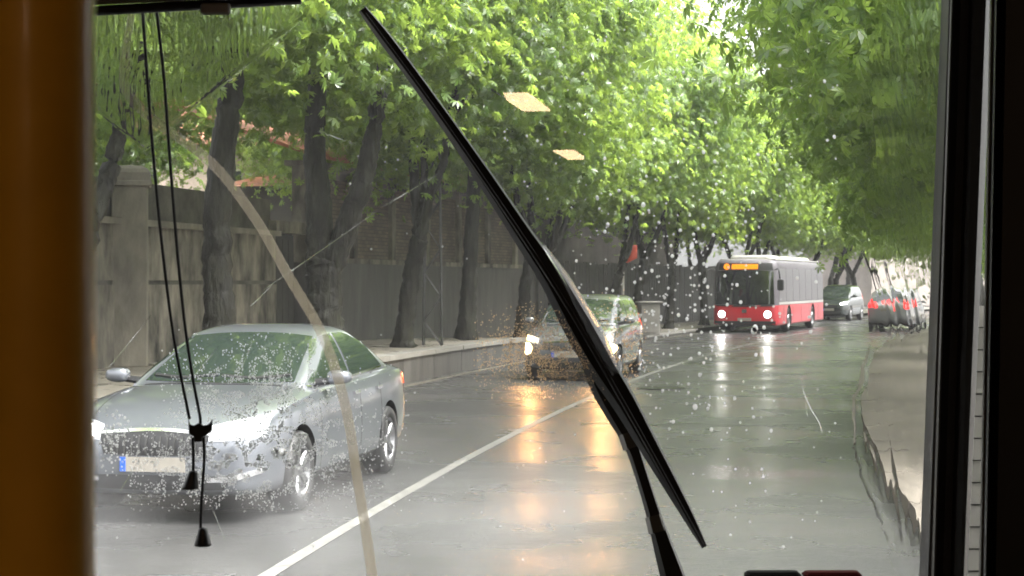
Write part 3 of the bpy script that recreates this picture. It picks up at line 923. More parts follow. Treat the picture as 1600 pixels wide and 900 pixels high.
HATCH = dict(
    x=[-2.02, -1.97, -1.85, -1.5, -1.1, -.3, .9, 1.3, 1.6, 1.85, 2.0, 2.08, 2.12],
    w=[.66, .78, .84, .875, .885, .89, .885, .875, .85, .80, .74, .66, .55],
    z0=[.46, .36, .28, .23, .21, .20, .20, .20, .20, .21, .22, .26, .32],
    zs=[.92, .98, 1.01, 1.02, 1.02, 1.0, .965, .93, .88, .81, .74, .68, .60],
    zt=[1.0, 1.06, 1.09, 1.10, 1.09, 1.06, 1.06, 1.02, .965, .89, .81, .73, .63],
    cab=[(.95, 1.22, -2.02, .79, .20), (1.06, 1.04, -1.98, .785, .20), (1.22, .78, -1.92, .75, .18), (1.40, .44, -1.84, .69, .17), (1.51, .16, -1.74, .64, .16), (1.57, -.08, -1.60, .55, .15), (1.60, -.4, -1.3, .38, .10)],
    axles=(1.27, -1.25), wr=.315, width=.89,
    wind=([(-.66, 1.065), (-.35, 1.06), (0, 1.06), (.35, 1.06), (.66, 1.065)], [(-.58, 1.47), (-.28, 1.495), (0, 1.50), (.28, 1.495), (.58, 1.47)]),
    rearw=([(-.62, 1.10), (0, 1.10), (.62, 1.10)], [(-.54, 1.46), (0, 1.49), (.54, 1.46)]),
    side=[([(.98, 1.045), (.4, 1.05), (-.20, 1.06)], [(.36, 1.43), (.1, 1.475), (-.20, 1.485)]), ([(-.27, 1.06), (-.7, 1.07), (-1.15, 1.08)], [(-.27, 1.485), (-.7, 1.485), (-1.1, 1.47)]), ([(-1.21, 1.08), (-1.4, 1.09), (-1.7, 1.12)], [(-1.16, 1.465), (-1.35, 1.45), (-1.6, 1.40)])],
    head=([(.52, .69), (.66, .70), (.82, .73)], [(.52, .79), (.66, .83), (.82, .88)]),
    grille=([(-.40, .58), (0, .57), (.40, .58)], [(-.42, .70), (0, .72), (.42, .70)]),
    intake=([(-.54, .29), (0, .28), (.54, .29)], [(-.58, .42), (0, .425), (.58, .42)]),
    fog=(.75, .60, .11), plate_z=.50, chromez=None, tailside=(-1.99, -1.80, .90, 1.2), tailrear=([(.52, .86), (.76, .86)], [(.52, 1.10), (.76, 1.10)]),
    mirror=(.80, .90, 1.10), belt=1.035, bonnet=True)
def scaled(sp, k):
    """taller body for an off-roader"""
    q = dict(sp)
    for n in ('z0', 'zs', 'zt'): q[n] = [v * k for v in sp[n]]
    z = lambda L: [(a, b * k) for a, b in L]
    q['cab'] = [(c[0] * k, *c[1:]) for c in sp['cab']]
    for n in ('wind', 'rearw', 'head', 'grille', 'intake', 'tailrear'): q[n] = tuple(z(c) for c in sp[n])
    q['side'] = [tuple(z(c) for c in s) for s in sp['side']]
    q.pop('fog', 0); q['plate_z'] *= k; q['belt'] *= k; q['wr'] *= 1.06
    m_ = sp['mirror']; q['mirror'] = (m_[0], m_[1], m_[2] * k)
    t = sp['tailside']; q['tailside'] = (t[0], t[1], t[2] * k, t[3] * k)
    return q

def car(name, sp, paint, loc, rz, label, beam=None, spot=None, tail='tail', detail=True):
    e = empty(name, loc, rz)
    tag(e, label, 'car')
    bV, bF = body_loft(sp)
    cV, cF = ring_shell(smooth_levels(sp['cab'], 22), bow=.10)
    sk = Skin([(bV, bF), (cV, cF)])
    b = mk('body', bV, bF, paint, e, True)
    fix_normals(b)
    b.parent = None
    cut_wheels(b, sp['axles'], sp['wr'] + .045, sp['width'])
    b.parent = e
    b.data.set_sharp_from_angle(angle=R(38))
    cb = mk('cabin_shell', cV, cF, paint, e, True)
    fix_normals(cb)
    def put(nm, A, B, ax, m, off=.005, nu=14, nv=6, par=None, depth=.014):
        V, Fc = sk.patch(A, B, ax, off, nu, nv, depth)
        o = mk(nm, V, Fc, m, par or e, True)
        fix_normals(o)
        o.data.set_sharp_from_angle(angle=R(45))
        return o
    put('windscreen', *sp['wind'], 'x+', M['glass'], .006, 22, 8)
    if detail:
        wb, wt = sp['wind']
        for ya, yb2 in ((-.60, -.02), (.02, .60)):
            put('wiper_blade', [(ya, wb[2][1] + .035), ((ya + yb2) / 2, wb[2][1] + .02), (yb2, wb[2][1] + .045)], [(ya, wb[2][1] + .05), ((ya + yb2) / 2, wb[2][1] + .033), (yb2, wb[2][1] + .056)], 'x+', M['black'], .02, 14, 1)
    put('rear_window', *sp['rearw'], 'x-', M['glass'], .006, 16, 6)
    for s in ('y+', 'y-'):
        for A, B in sp['side']:
            put('side_window', A, B, s, M['glass'], .006)
        if detail:
            x0, x1 = sp['side'][0][0][0][0], sp['side'][-1][0][-1][0]
            z_ = sp['belt']
            put('belt_trim', [(x0 + .02, z_ - .012), (0, z_), (x1, z_ + .05)], [(x0 + .02, z_ + .002), (0, z_ + .016), (x1, z_ + .066)], s, M['chrome'], .010, 24, 1)
            fx = sp['axles'][0] - .62
            for xx, zt_ in ((fx + .12, z_ - .03), (-.34, z_), (-1.05, z_ + .02)):
                put('door_seam', [(xx, .30), (xx, zt_)], [(xx - .011, .30), (xx - .011, zt_)], s, M['black'], .002, 8, 1)
            for xx in (-.12, -.88):
                put('door_handle', [(xx, z_ - .135), (xx - .17, z_ - .13)], [(xx, z_ - .105), (xx - .17, z_ - .10)], s, M['chrome'], .028, 6, 2, depth=.03)
            put('sill', [(sp['axles'][0] - .40, .225), (sp['axles'][1] + .42, .225)], [(sp['axles'][0] - .40, .285), (sp['axles'][1] + .42, .285)], s, M['black'], .012, 14, 2)
        t = sp['tailside']
        put('tail_lamp', [(t[0], t[2]), (t[1], t[2] + .03)], [(t[0], t[3]), (t[1], t[3])], s, M[tail], .008, 8, 4)
    for sg in (1, -1):
        f = (lambda L: L) if sg > 0 else mirror_y
        put('tail_lamp', f(sp['tailrear'][0]), f(sp['tailrear'][1]), 'x-', M[tail], .008, 8, 4)
        h = put('headlamp', f(sp['head'][0]), f(sp['head'][1]), 'x+', M['lamplens'], .006, 12, 6)
        if beam:
            A, B = sp['head']
            q = lambda L, a, b_: [(L[0][0] + (L[2][0] - L[0][0]) * t, L[0][1] + (L[2][1] - L[0][1]) * t) for t in (a, b_)]
            lo = lambda t, k: (A[0][0] + (A[2][0] - A[0][0]) * t, (A[0][1] + (A[2][1] - A[0][1]) * t) * (1 - k) + (B[0][1] + (B[2][1] - B[0][1]) * t) * k)
            for t0, t1 in ((.06, .42), (.47, .86)):
                put('lit_lamp', f([lo(t0, .2), lo(t1, .2)]), f([lo(t0, .8), lo(t1, .8)]), 'x+', M[beam], .016, 6, 3, par=h)
        if beam and 'fog' in sp:
            fy, fz_, fr = sp['fog']
            c_a = [(sg * fy + fr * math.cos(a), fz_ + fr * math.sin(a)) for a in np.linspace(math.pi, 0, 9)]
            put('round_lamp', [(a, 2 * fz_ - z) for a, z in c_a], c_a, 'x+', M[beam], .02, 9, 4)
    put('grille', *sp['grille'], 'x+', M['black'], .010, 20, 4)
    put('grille_trim', [(a, z - .0) for a, z in sp['grille'][1]], [(a * 1.02, z + .022) for a, z in sp['grille'][1]], 'x+', M['chrome'], .014, 20, 1)
    put('intake', *sp['intake'], 'x+', M['black'], .008, 20, 3)
    if detail:
        A, B = sp['grille']
        for k in range(1, 14):
            t = k / 14
            y = A[0][0] * (1 - 2 * t)
            put('grille_bar', [(y - .008, A[1][1] + .012), (y + .008, A[1][1] + .012)], [(y - .008, B[0][1] - .01), (y + .008, B[0][1] - .01)], 'x+', M['steel'], .020, 2, 3)
        yb = sp['grille'][1][2][0]
        put('bonnet_seam', [(sp['axles'][0] - .40, .70), (sp['x'][-1] - .25, .58)], [(sp['axles'][0] - .40, .71), (sp['x'][-1] - .25, .59)], 'z', M['black'], .003, 10, 1)
        put('bonnet_seam', [(sp['axles'][0] - .40, -.70), (sp['x'][-1] - .25, -.58)], [(sp['axles'][0] - .40, -.71), (sp['x'][-1] - .25, -.59)], 'z', M['black'], .003, 10, 1)
        put('cowl', [(sp['side'][0][0][0][0] + .12, -.6), (sp['side'][0][0][0][0] + .20, 0), (sp['side'][0][0][0][0] + .12, .6)], [(sp['side'][0][0][0][0] + .19, -.6), (sp['side'][0][0][0][0] + .27, 0), (sp['side'][0][0][0][0] + .19, .6)], 'z', M['black'], .006, 16, 2)
        if sp['chromez']:
            cz_ = sp['chromez']
            for sg in (1, -1):
                f = (lambda L: L) if sg > 0 else mirror_y
                put('bumper_trim', f([(.44, cz_ - .01), (.62, cz_), (.80, cz_ + .05)]), f([(.44, cz_ + .02), (.62, cz_ + .045), (.80, cz_ + .09)]), 'x+', M['chrome'], .012, 10, 2)
    pz = sp['plate_z']
    V, Fc = sk.patch([(-.26, pz - .055), (.26, pz - .055)], [(-.26, pz + .055), (.26, pz + .055)], 'x+', .022, 10, 2, .03)
    o = mk('number_plate', V, Fc, M['plate'], e); fix_normals(o)
    V, Fc = sk.patch([(-.26, pz - .055), (-.215, pz - .055)], [(-.26, pz + .055), (-.215, pz + .055)], 'x+', .025, 3, 2, .01)
    o2 = mk('country_band', V, Fc, M['platebl'], o); fix_normals(o2)
    V, Fc = sk.patch([(-.26, pz + .25), (.26, pz + .25)], [(-.26, pz + .36), (.26, pz + .36)], 'x-', .012, 6, 2, .02)
    o = mk('number_plate', V, Fc, M['plate'], e); fix_normals(o)
    mx_, my_, mz_ = sp['mirror']
    for s in (1, -1):
        mb = MB()
        V, Fc = [], []
        for i in range(9):
            a = math.pi * i / 8
            for k in range(14):
                th = 2 * math.pi * k / 14
                r_ = math.sin(a) ** .55
                sq = lambda v: math.copysign(abs(v) ** .6, v)
                V.append((mx_ + .065 * r_ * sq(math.cos(th)) + (.025 if math.cos(th) > 0 else 0) * r_, s * (my_ + .08 - .105 * math.cos(a)), mz_ + (.062 + .008 * math.cos(a)) * r_ * sq(math.sin(th))))
        for i in range(8):
            for k in range(14): Fc.append((i * 14 + k, i * 14 + (k + 1) % 14, i * 14 + 14 + (k + 1) % 14, i * 14 + 14 + k))
        mm = mb.add(V, Fc).build('mirror', paint, e, True)
        fix_normals(mm)
        MB().tube([(mx_, s * (my_ - .14), mz_ - .05), (mx_, s * (my_ + .02), mz_ - .03)], [.035, .03], 8).build('mirror_arm', M['black'], mm)
    for x in sp['axles']:
        for s in (1, -1): wheel(e, x, s * (sp['width'] - .115), sp['wr'], .215, s)
    MB().box((0, 0, .24), (3.2, 1.3, .10)).build('underbody', M['black'], e)
    if spot:
        colr, en, size = spot
        for s in (1, -1):
            hx = sp['x'][-1]; y = s * (sp['head'][0][1][0]); z = sp['head'][0][1][1] + .05
            l = bpy.data.lights.new('headlamp_light', 'SPOT')
            l.energy = en; l.color = colr; l.spot_size = R(size); l.spot_blend = .6; l.shadow_soft_size = .07
            lo_ = bpy.data.objects.new('headlamp_light', l); C.objects.link(lo_); lo_.parent = e
            lo_.location = (hx + .06, y, z)
            lo_.rotation_euler = (0, R(-90 + 0), 0)
    return e

def road_rz(d, oncoming=True):
    th = math.atan(.096 + .0042 * d)
    f = Vector((math.sin(th), math.cos(th)))
    if oncoming: f = -f
    return math.atan2(f.y, f.x)

th1 = math.atan2(.49, 2.62)
c1 = Vector((-1.455 - .88 * math.cos(th1), 14.78 + .88 * math.sin(th1), 0))
car('silver_saloon', SEDAN, M['silver'], c1, math.atan2(-math.cos(th1), -math.sin(th1)), 'silver grey saloon car with lit headlamps passing close in heavy rain', beam='beam_white', spot=((1, .96, .9), 1.5, 80))
car('hatchback', HATCH, M['green'], (P(884, 600, 32.6).x + .42, 32.9, 0), road_rz(33), 'oncoming dark hatchback with warm glowing headlamps half hidden by the wiper', beam='beam_warm', spot=((1, .42, .12), 9, 70))
SUV = scaled(HATCH, 1.06)
dS = 80.5
car('dark_estate_car', SUV, M['darkcar'], (P(1310, 500, dS).x, dS, 0), road_rz(dS), 'dark green car with lit lamps following behind the red bus', beam='beam_white', detail=False)
dR = 64
car('grey_hatchback', HATCH, M['greycar'], (P(1402, 500, dR).x, dR, 0), road_rz(dR, False), 'grey car driving away with red tail lamps seen through running water', tail='tail_on', detail=False)

# ------------------------------------------------------------------ the bus
def bus(loc, rz):
    e = empty('city_bus', loc, rz)
    tag(e, 'red and grey city bus with amber destination display coming down the street', 'bus')
    L, W = 11.8, 1.25
    hf, hr = L / 2, -L / 2
    low = [(.28, hf - .10, hr + .05, W - .05, .22), (.34, hf - .03, hr + .02, W, .28), (.7, hf, hr, W, .30), (1.02, hf - .02, hr, W, .30), (1.07, hf - .03, hr, W, .30)]
    up = [(1.072, hf - .03, hr + .005, W - .006, .30), (1.6, hf - .07, hr + .005, W - .01, .30), (2.3, hf - .16, hr + .02, W - .03, .30), (2.66, hf - .24, hr + .04, W - .06, .30), (2.80, hf - .34, hr + .10, W - .14, .30), (2.86, hf - .6, hr + .3, W - .34, .30)]
    lV, lF = ring_shell(low, .10); uV, uF = ring_shell(smooth_levels(up, 14), .10)
    sk = Skin([(lV, lF), (uV, uF)])
    b = mk('lower_body', lV, lF, M['busred'], e, True); fix_normals(b)
    AX = (hf - 2.7, hr + 3.2)
    b.parent = None
    cut_wheels(b, AX, .56, W); b.parent = e
    b.data.set_sharp_from_angle(angle=R(35))
    u = mk('upper_body', uV, uF, M['busgrey'], e, True); fix_normals(u); u.data.set_sharp_from_angle(angle=R(35))
    def put(nm, A, B, ax, m, off=.01, nu=12, nv=5, par=None, depth=.03):
        V, Fc = sk.patch(A, B, ax, off, nu, nv, depth)
        o = mk(nm, V, Fc, m, par or e, True); fix_normals(o); o.data.set_sharp_from_angle(angle=R(45)); return o
    put('windscreen', [(-1.12, 1.10), (0, 1.08), (1.12, 1.10)], [(-1.06, 2.40), (0, 2.42), (1.06, 2.40)], 'x+', M['busfront'], .012, 20, 8)
    put('display_box', [(-1.05, 2.43), (1.05, 2.43)], [(-1.0, 2.70), (1.0, 2.70)], 'x+', M['black'], .012, 16, 4)
    # amber display as seen head on: a round number, then a line of unreadable lights
    c = [(-.72 + .115 * math.cos(a), 2.565 + .115 * math.sin(a)) for a in np.linspace(math.pi, 0, 9)]
    c2 = [(p[0], 2 * 2.565 - p[1]) for p in c]
    dn = put('route_number', c2, c, 'x+', M['led'], .03, 9, 4)
    put('number_mark', [(-.745, 2.52), (-.695, 2.52)], [(-.745, 2.61), (-.695, 2.61)], 'x+', M['led_dim'], .036, 3, 2, dn)
    dt = put('destination_text', [(-.52, 2.475), (.48, 2.475)], [(-.52, 2.655), (.48, 2.655)], 'x+', M['led'], .03, 20, 2)
    rr = random.Random(4)
    x = -.47
    while x < .42:
        put('text_gap', [(x, 2.50 + rr.choice((0, .06))), (x + .012, 2.50)], [(x, 2.63 - rr.choice((0, .05))), (x + .012, 2.63)], 'x+', M['led_dim'], .034, 2, 1, dt)
        x += rr.uniform(.045, .085)
    # wiper and lower front
    put('bumper', [(-1.14, .30), (0, .29), (1.14, .30)], [(-1.16, .46), (0, .46), (1.16, .46)], 'x+', M['black'], .02, 20, 2)
    put('number_plate', [(-.26, .47), (.26, .47)], [(-.26, .58), (.26, .58)], 'x+', M['plate'], .03, 6, 2)
    put('emblem', [(-.09, .78), (.09, .78)], [(-.09, .92), (.09, .92)], 'x+', M['chrome'], .02, 6, 2)
    put('front_band', [(-1.1, 1.03), (0, 1.01), (1.1, 1.03)], [(-1.1, 1.08), (0, 1.065), (1.1, 1.08)], 'x+', M['black'], .016, 20, 1)
    for s in (1, -1):
        for (r_, m_, of) in ((.16, 'lamplens', .012), (.125, 'beam_white', .026)):
            c = [(s * .88 + r_ * math.cos(a), .72 + r_ * math.sin(a)) for a in np.linspace(math.pi, 0, 9)]
            c2 = [(p[0], 1.44 - p[1]) for p in c]
            h = put('headlamp' if m_ == 'lamplens' else 'lit_lamp', c2, c, 'x+', M[m_], of, 9, 4, None if m_ == 'lamplens' else h)
        ax = 'y+' if s > 0 else 'y-'
        xs = np.linspace(hf - .55, hr + .35, 8)
        for i in range(7):
            put('side_window', [(xs[i] - .03, 1.22), (xs[i + 1] + .03, 1.22)], [(xs[i] - .03, 2.50), (xs[i + 1] + .03, 2.50)], ax, M['busglass'], .008, 6, 5)
        put('window_sill_band', [(hf - .5, 1.09), (hr + .3, 1.09)], [(hf - .5, 1.19), (hr + .3, 1.19)], ax, M['buswhite'], .008, 8, 1)
        for xx in (hf - 1.5, hf - 3.6, hf - 5.6, hr + 4.2, hr + 1.8):
            put('panel_seam', [(xx, .36), (xx, 1.04)], [(xx - .03, .36), (xx - .03, 1.04)], ax, M['black'], .004, 4, 1)
        # mirror on a bent arm
        ma = MB().tube(spline([(hf - .2, s * 1.12, 2.45), (hf + .25, s * 1.35, 2.45), (hf + .32, s * 1.42, 2.1)], 8), .025, 6).build('mirror_arm', M['black'], e, True)
        MB().box((hf + .32, s * 1.44, 1.86), (.14, .24, .44), 0, .04).build('mirror', M['black'], ma)
        for x in AX: wheel(e, x, s * (W - .16), .48, .28, s)
    for xx, l in ((hf - 2.2, 2.4), (.2, 1.8), (hr + 2.0, 2.2)):
        MB().box((xx, 0, 2.93), (l, 1.5, .20), 0, .08).build('roof_unit', M['buswhite'], e)
    MB().box((.0, 0, 2.855), (L - 1.2, 2.2, .05), 0, .02).build('roof_panel', M['buswhite'], e)
    MB().box((0, 0, .42), (L - 1, 1.7, .3)).build('underbody', M['black'], e)
    for s in (1, -1):
        l = bpy.data.lights.new('headlamp_light', 'SPOT'); l.energy = 5; l.color = (1, .97, .92); l.spot_size = R(60); l.spot_blend = .6; l.shadow_soft_size = .1
        lo_ = bpy.data.objects.new('headlamp_light', l); C.objects.link(lo_); lo_.parent = e; lo_.location = (hf + .12, s * .88, .8); lo_.rotation_euler = (0, R(-90), 0)
    e.scale = (.86, .95, .93)
    return e
dBs = 60.0
tb = math.atan(.096 + .0042 * (dBs + 4)) 
fc = Vector((P(1163, 520, dBs).x, dBs, 0))
bus(fc + Vector((math.sin(tb), math.cos(tb), 0)) * 5.9 * .86, math.atan2(-math.cos(tb), -math.sin(tb)))

# ------------------------------------------------------------------ the vehicle the picture is taken from
GY = 1.80                                      # depth of the windscreen
cabn = empty('vehicle_cabin', (0, -4, .35))
tag(cabn, 'dark front cabin of a public vehicle framing the rainy street', 'vehicle cabin')
x0, x1, yb, z0c, z1c = -1.25, 1.25, -12.0, .45, 2.90
def panel(nm, c, d, m, bev=0): return MB().box(c, d, 0, bev).build(nm, m, cabn, world=True)
panel('floor', ((x0 + x1) / 2, (yb + GY) / 2, z0c - .05), (x1 - x0, GY - yb, .1), M['cab_wall'])
panel('ceiling', ((x0 + x1) / 2, (yb + GY) / 2, z1c + .05), (x1 - x0, GY - yb, .1), M['cab_wall'])
panel('side_wall', (x0 - .05, (yb + GY) / 2, (z0c + z1c) / 2), (.1, GY - yb, z1c - z0c + .2), M['cab_wall'])
panel('side_wall', (x1 + .05, (yb + GY) / 2, (z0c + z1c) / 2), (.1, GY - yb, z1c - z0c + .2), M['cab_wall'])
panel('rear_wall', ((x0 + x1) / 2, yb - .05, (z0c + z1c) / 2), (x1 - x0 + .2, .1, z1c - z0c + .2), M['cab_wall'])
panel('header', ((x0 + x1) / 2, GY + .02, 2.68), (x1 - x0, .1, .42), M['cab_dark'])
panel('apron', ((x0 + x1) / 2, GY + .02, .86), (x1 - x0, .1, .80), M['cab_dark'])
panel('dashboard', ((x0 + x1) / 2, GY - .25, 1.10), (x1 - x0 - .02, .46, .30), M['cab_dark'], .03)

# the clear pane
pm = bpy.data.materials.new('clear_windscreen'); pm.use_nodes = True
t = pm.node_tree; t.nodes.clear()
a_ = t.nodes.new('ShaderNodeBsdfTransparent'); o_ = t.nodes.new('ShaderNodeOutputMaterial')
a_.inputs[0].default_value = (.985, .985, .975, 1); t.links.new(a_.outputs[0], o_.inputs[0])
mk('windscreen', [(x0, GY, 1.26), (x1, GY, 1.26), (x1, GY, 2.47), (x0, GY, 2.47)], [(0, 1, 2, 3)], pm, cabn, world=True)

def rails(profile, close_depth=None):
    """upright post from a list of (px_top, px_bottom, depth), ruled from above the frame to below it"""
    V = []
    n = len(profile)
    for a, b, d in profile:
        s_ = (b - a) / 900
        V += [P(a - s_ * 260, -260, d), P(b + s_ * 300, 1200, d)]
    Fc = [(2 * i, 2 * i + 1, (2 * i + 3) % (2 * n), (2 * i + 2) % (2 * n)) for i in range(n)]
    Fc += [tuple(range(0, 2 * n, 2)), tuple(range(2 * n - 1, 0, -2))]
    return V, Fc
def post(nm, prof, m, par):
    V, Fc = rails(prof)
    o = mk(nm, V, Fc, m, par, world=True); fix_normals(o); return o
post('pillar', [(1471, 1436, 1.79), (1483, 1450, 1.735), (1489, 1461, 1.732), (1501, 1473, 1.742), (1514, 1484, 1.742), (1520, 1490, 1.725), (1541, 1506, 1.718), (1546, 1511, 1.74), (1552, 1512, 1.795)], M['cab_dark'], cabn)
post('pillar_bead', [(1485, 1455, 1.733), (1487.5, 1459, 1.727), (1490, 1462, 1.730), (1489, 1461, 1.736)], M['cab_edge'], cabn)
post('door_post', [(1552, 1533, 1.60), (1557, 1540, 1.56), (1562, 1546, 1.575), (1572, 1556, 1.56), (1700, 1690, 1.54), (2100, 2100, 1.56), (2100, 2100, 1.60)], M['cab_black'], cabn)
post('door_seal', [(1546.5, 1529.5, 1.61), (1549, 1532, 1.585), (1553, 1536, 1.585), (1553, 1536, 1.61)], M['cab_edge'], cabn)
# pale wet stones seen in the slit between pillar and door: one leaf of a pale block strip
sl = empty('segmented_strip', P(1520, 900, 1.86))
tag(sl, 'narrow strip of pale wet blocks in the slit between black pillar and door', 'strip')
M['blockglass'] = water_mat('frosted_pale_block', .4, .75, (.42, .41, .38))
for k in range(13):
    ya, yb_ = 478 + k * 34.6, 478 + k * 34.6 + 33
    xa = 1535 - (ya - 478) * .021
    V = []
    rk = random.Random(k)
    dd = 1.86 + rk.uniform(-.002, .002)
    for d in (dd, dd + .03):
        V += [P(xa - 26, yb_, d), P(xa + 8, yb_, d), P(xa + 8.5, ya, d), P(xa - 25.5, ya, d)]
    mk('block', V, [(0, 1, 2, 3), (7, 6, 5, 4), (0, 4, 5, 1), (1, 5, 6, 2), (2, 6, 7, 3), (3, 7, 4, 0)], M['blockglass'], sl, world=True)
    V = [P(xa - 27, yb_ - .2, d) for d in (dd + .001, dd + .02)] + [P(xa + 8, yb_ - .2, d) for d in (dd + .001, dd + .02)] + [P(xa - 27, yb_ + 2, d) for d in (dd + .001, dd + .02)] + [P(xa + 8, yb_ + 2, d) for d in (dd + .001, dd + .02)]
    mk('joint', V, [(0, 2, 6, 4), (1, 5, 7, 3), (0, 1, 3, 2), (4, 6, 7, 5), (0, 4, 5, 1), (2, 3, 7, 6)], M['cab_black'], sl, world=True)

# amber-yellow handrail pole, close and out of focus
dp = .50
pr = .0178
pxc = P(146, 0, dp).x - pr
hp = empty('handrail_pole', (pxc, dp, z0c))
tag(hp, 'amber yellow handrail pole standing very close, out of focus', 'handrail')
MB().lathe([(pr, 0), (pr, z1c - z0c)], 48, 'z').build('pole', M['yellow'], hp, True)
MB().lathe([(pr + .0005, 0), (.04, .0), (.04, .012), (pr + .0005, .02)], 32, 'z').build('floor_flange', M['cab_edge'], hp, True)
f_ = MB().lathe([(pr + .0005, -.02), (.04, -.012), (.04, 0)], 32, 'z').build('ceiling_flange', M['cab_edge'], hp, True)
f_.location = (0, 0, z1c - z0c)

# roller blind with its cords
bd = 1.70
bl = empty('roller_blind', P(220, 0, bd))
tag(bl, 'rolled-up grey window blind with two hanging black cords', 'blind')
A, B = P(-300, 42, bd), P(470, -1, bd)
mb = MB(); mb.tube([A, (A + B) / 2, B], .0052, 14); mb.build('bottom_bar', M['cab_black'], bl, True, True)
V = []
for q in range(9):
    t_ = q / 8
    p = A.lerp(B, t_)
    for k in range(5):
        V.append((p.x, p.y + .006 * math.sin(t_ * 20 + k), p.z + .006 + k * .05))
Fc = [(i * 5 + k, i * 5 + 5 + k, i * 5 + 6 + k, i * 5 + 1 + k) for i in range(8) for k in range(4)]
o = mk('cloth', V, Fc, M['blind'], bl, True, True); o.modifiers.new('thick', 'SOLIDIFY').thickness = .0012
c_ = P(337, 14, bd - .012)
MB().box(tuple(c_), (.030, .006, .012), 0, .002).build('clip', M['buswhite'], bl, world=True)  # clip coloured white to stand for its bright glint
cd = 1.72
cords = [[(223, 20), (232, 150), (241, 260), (255, 400), (272, 530), (296, 655)], [(245, 20), (256, 120), (264, 230), (276, 380), (288, 500), (301, 590), (312, 648), (313, 664)]]
for L in cords:
    MB().tube(spline([P(x, y, cd) for x, y in L], 40), .0016, 8).build('cord', M['cord'], bl, True, True)
for L in ([(301, 684), (302, 710), (302, 738)], [(318, 682), (319, 720), (315, 780), (313, 828)]):
    MB().tube(spline([P(x, y, cd) for x, y in L], 16), .0016, 8).build('cord', M['cord'], bl, True, True)
# cleat: a small trough with two upturned horns
mb = MB()
def prism(pts, d0, d1):
    n = len(pts)
    V = [P(x, y, d) for d in (d0, d1) for x, y in pts]
    return V, [tuple(range(n)), tuple(range(2 * n - 1, n - 1, -1))] + [(k, n + k, n + (k + 1) % n, (k + 1) % n) for k in range(n)]
mb.add(*prism([(294, 652), (297, 663), (303, 665), (311, 660), (318, 665), (326, 663), (332, 655), (332, 673), (321, 681), (317, 682), (316, 690), (303, 691), (302, 681), (295, 678)], cd - .011, cd + .009))
o = mb.build('cleat', M['tassel'], bl, world=True); fix_normals(o)
o.modifiers.new('soft', 'BEVEL').width = .0012
for tx, ty, tilt in ((298, 735, -3), (313, 824, 0)):
    mb = MB()
    prof = [(.0015, 0), (.0042, .0005), (.0050, .003), (.0085, .016), (.0090, .0185), (.0070, .0195), (.0001, .0195)]
    top = P(tx + 4, ty, cd)
    V, Fc = [], []
    for r_, h_ in prof:
        for k in range(16):
            th = 2 * math.pi * k / 16
            V.append((top.x + tilt * .001 * h_ / .02 * 1.2 + r_ * math.cos(th), top.y + r_ * math.sin(th), top.z - h_))
    for i in range(len(prof) - 1):
        for k in range(16): Fc.append((i * 16 + k, i * 16 + (k + 1) % 16, i * 16 + 16 + (k + 1) % 16, i * 16 + 16 + k))
    o = mb.add(V, Fc).build('cord_end', M['tassel'], bl, True, True); fix_normals(o)

# added translucent tube standing in for a handrail reflection in the pane
m = bpy.data.materials.new('milky_reflection_tube'); m.use_nodes = True
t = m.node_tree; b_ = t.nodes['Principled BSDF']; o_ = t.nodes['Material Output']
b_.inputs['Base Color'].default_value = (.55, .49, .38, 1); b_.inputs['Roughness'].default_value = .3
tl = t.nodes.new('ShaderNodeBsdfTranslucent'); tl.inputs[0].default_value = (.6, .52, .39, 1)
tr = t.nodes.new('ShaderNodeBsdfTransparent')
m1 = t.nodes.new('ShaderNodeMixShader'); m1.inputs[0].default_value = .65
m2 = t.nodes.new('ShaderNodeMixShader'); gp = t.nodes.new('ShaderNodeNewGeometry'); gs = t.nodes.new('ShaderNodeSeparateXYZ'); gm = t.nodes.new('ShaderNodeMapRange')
gm.inputs[1].default_value = 1.6; gm.inputs[2].default_value = 2.05; gm.inputs[3].default_value = .55; gm.inputs[4].default_value = .84     # more see-through upwards, as the reflection fades
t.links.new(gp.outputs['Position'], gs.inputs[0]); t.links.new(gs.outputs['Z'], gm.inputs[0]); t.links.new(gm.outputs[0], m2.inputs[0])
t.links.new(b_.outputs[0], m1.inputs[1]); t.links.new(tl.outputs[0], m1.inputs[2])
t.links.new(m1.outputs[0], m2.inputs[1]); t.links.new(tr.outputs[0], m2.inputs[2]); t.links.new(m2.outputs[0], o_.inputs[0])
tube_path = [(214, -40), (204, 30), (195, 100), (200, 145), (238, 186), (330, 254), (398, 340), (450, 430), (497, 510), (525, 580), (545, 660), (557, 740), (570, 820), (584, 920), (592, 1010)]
e = empty('reflection_tube', P(584, 900, 1.76))
tag(e, 'curved milky beige tube added for a handrail reflection over the silver car', 'tube')
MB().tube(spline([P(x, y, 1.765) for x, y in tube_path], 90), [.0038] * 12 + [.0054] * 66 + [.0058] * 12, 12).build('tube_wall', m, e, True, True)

# red case at the foot of the view
e = empty('red_case', P(1255, 930, 1.70))
tag(e, 'dark red plastic case lying on the dashboard, only its top edge showing', 'case')
for (xa, xb, mm) in ((1166, 1253, M['darkcase']), (1257, 1348, M['redcase'])):
    a, b = P(xa, 895, 1.765), P(xb, 896, 1.765)
    MB().box(((a.x + b.x) / 2, 1.775, a.z - .15), (b.x - a.x, .02, .30), 0, .003).build('half_shell', mm, e, world=True)
a = P(1255, 897, 1.765)
MB().box((a.x, 1.775, a.z - .15), (.004, .016, .294)).build('seam', M['cab_edge'], e, world=True)

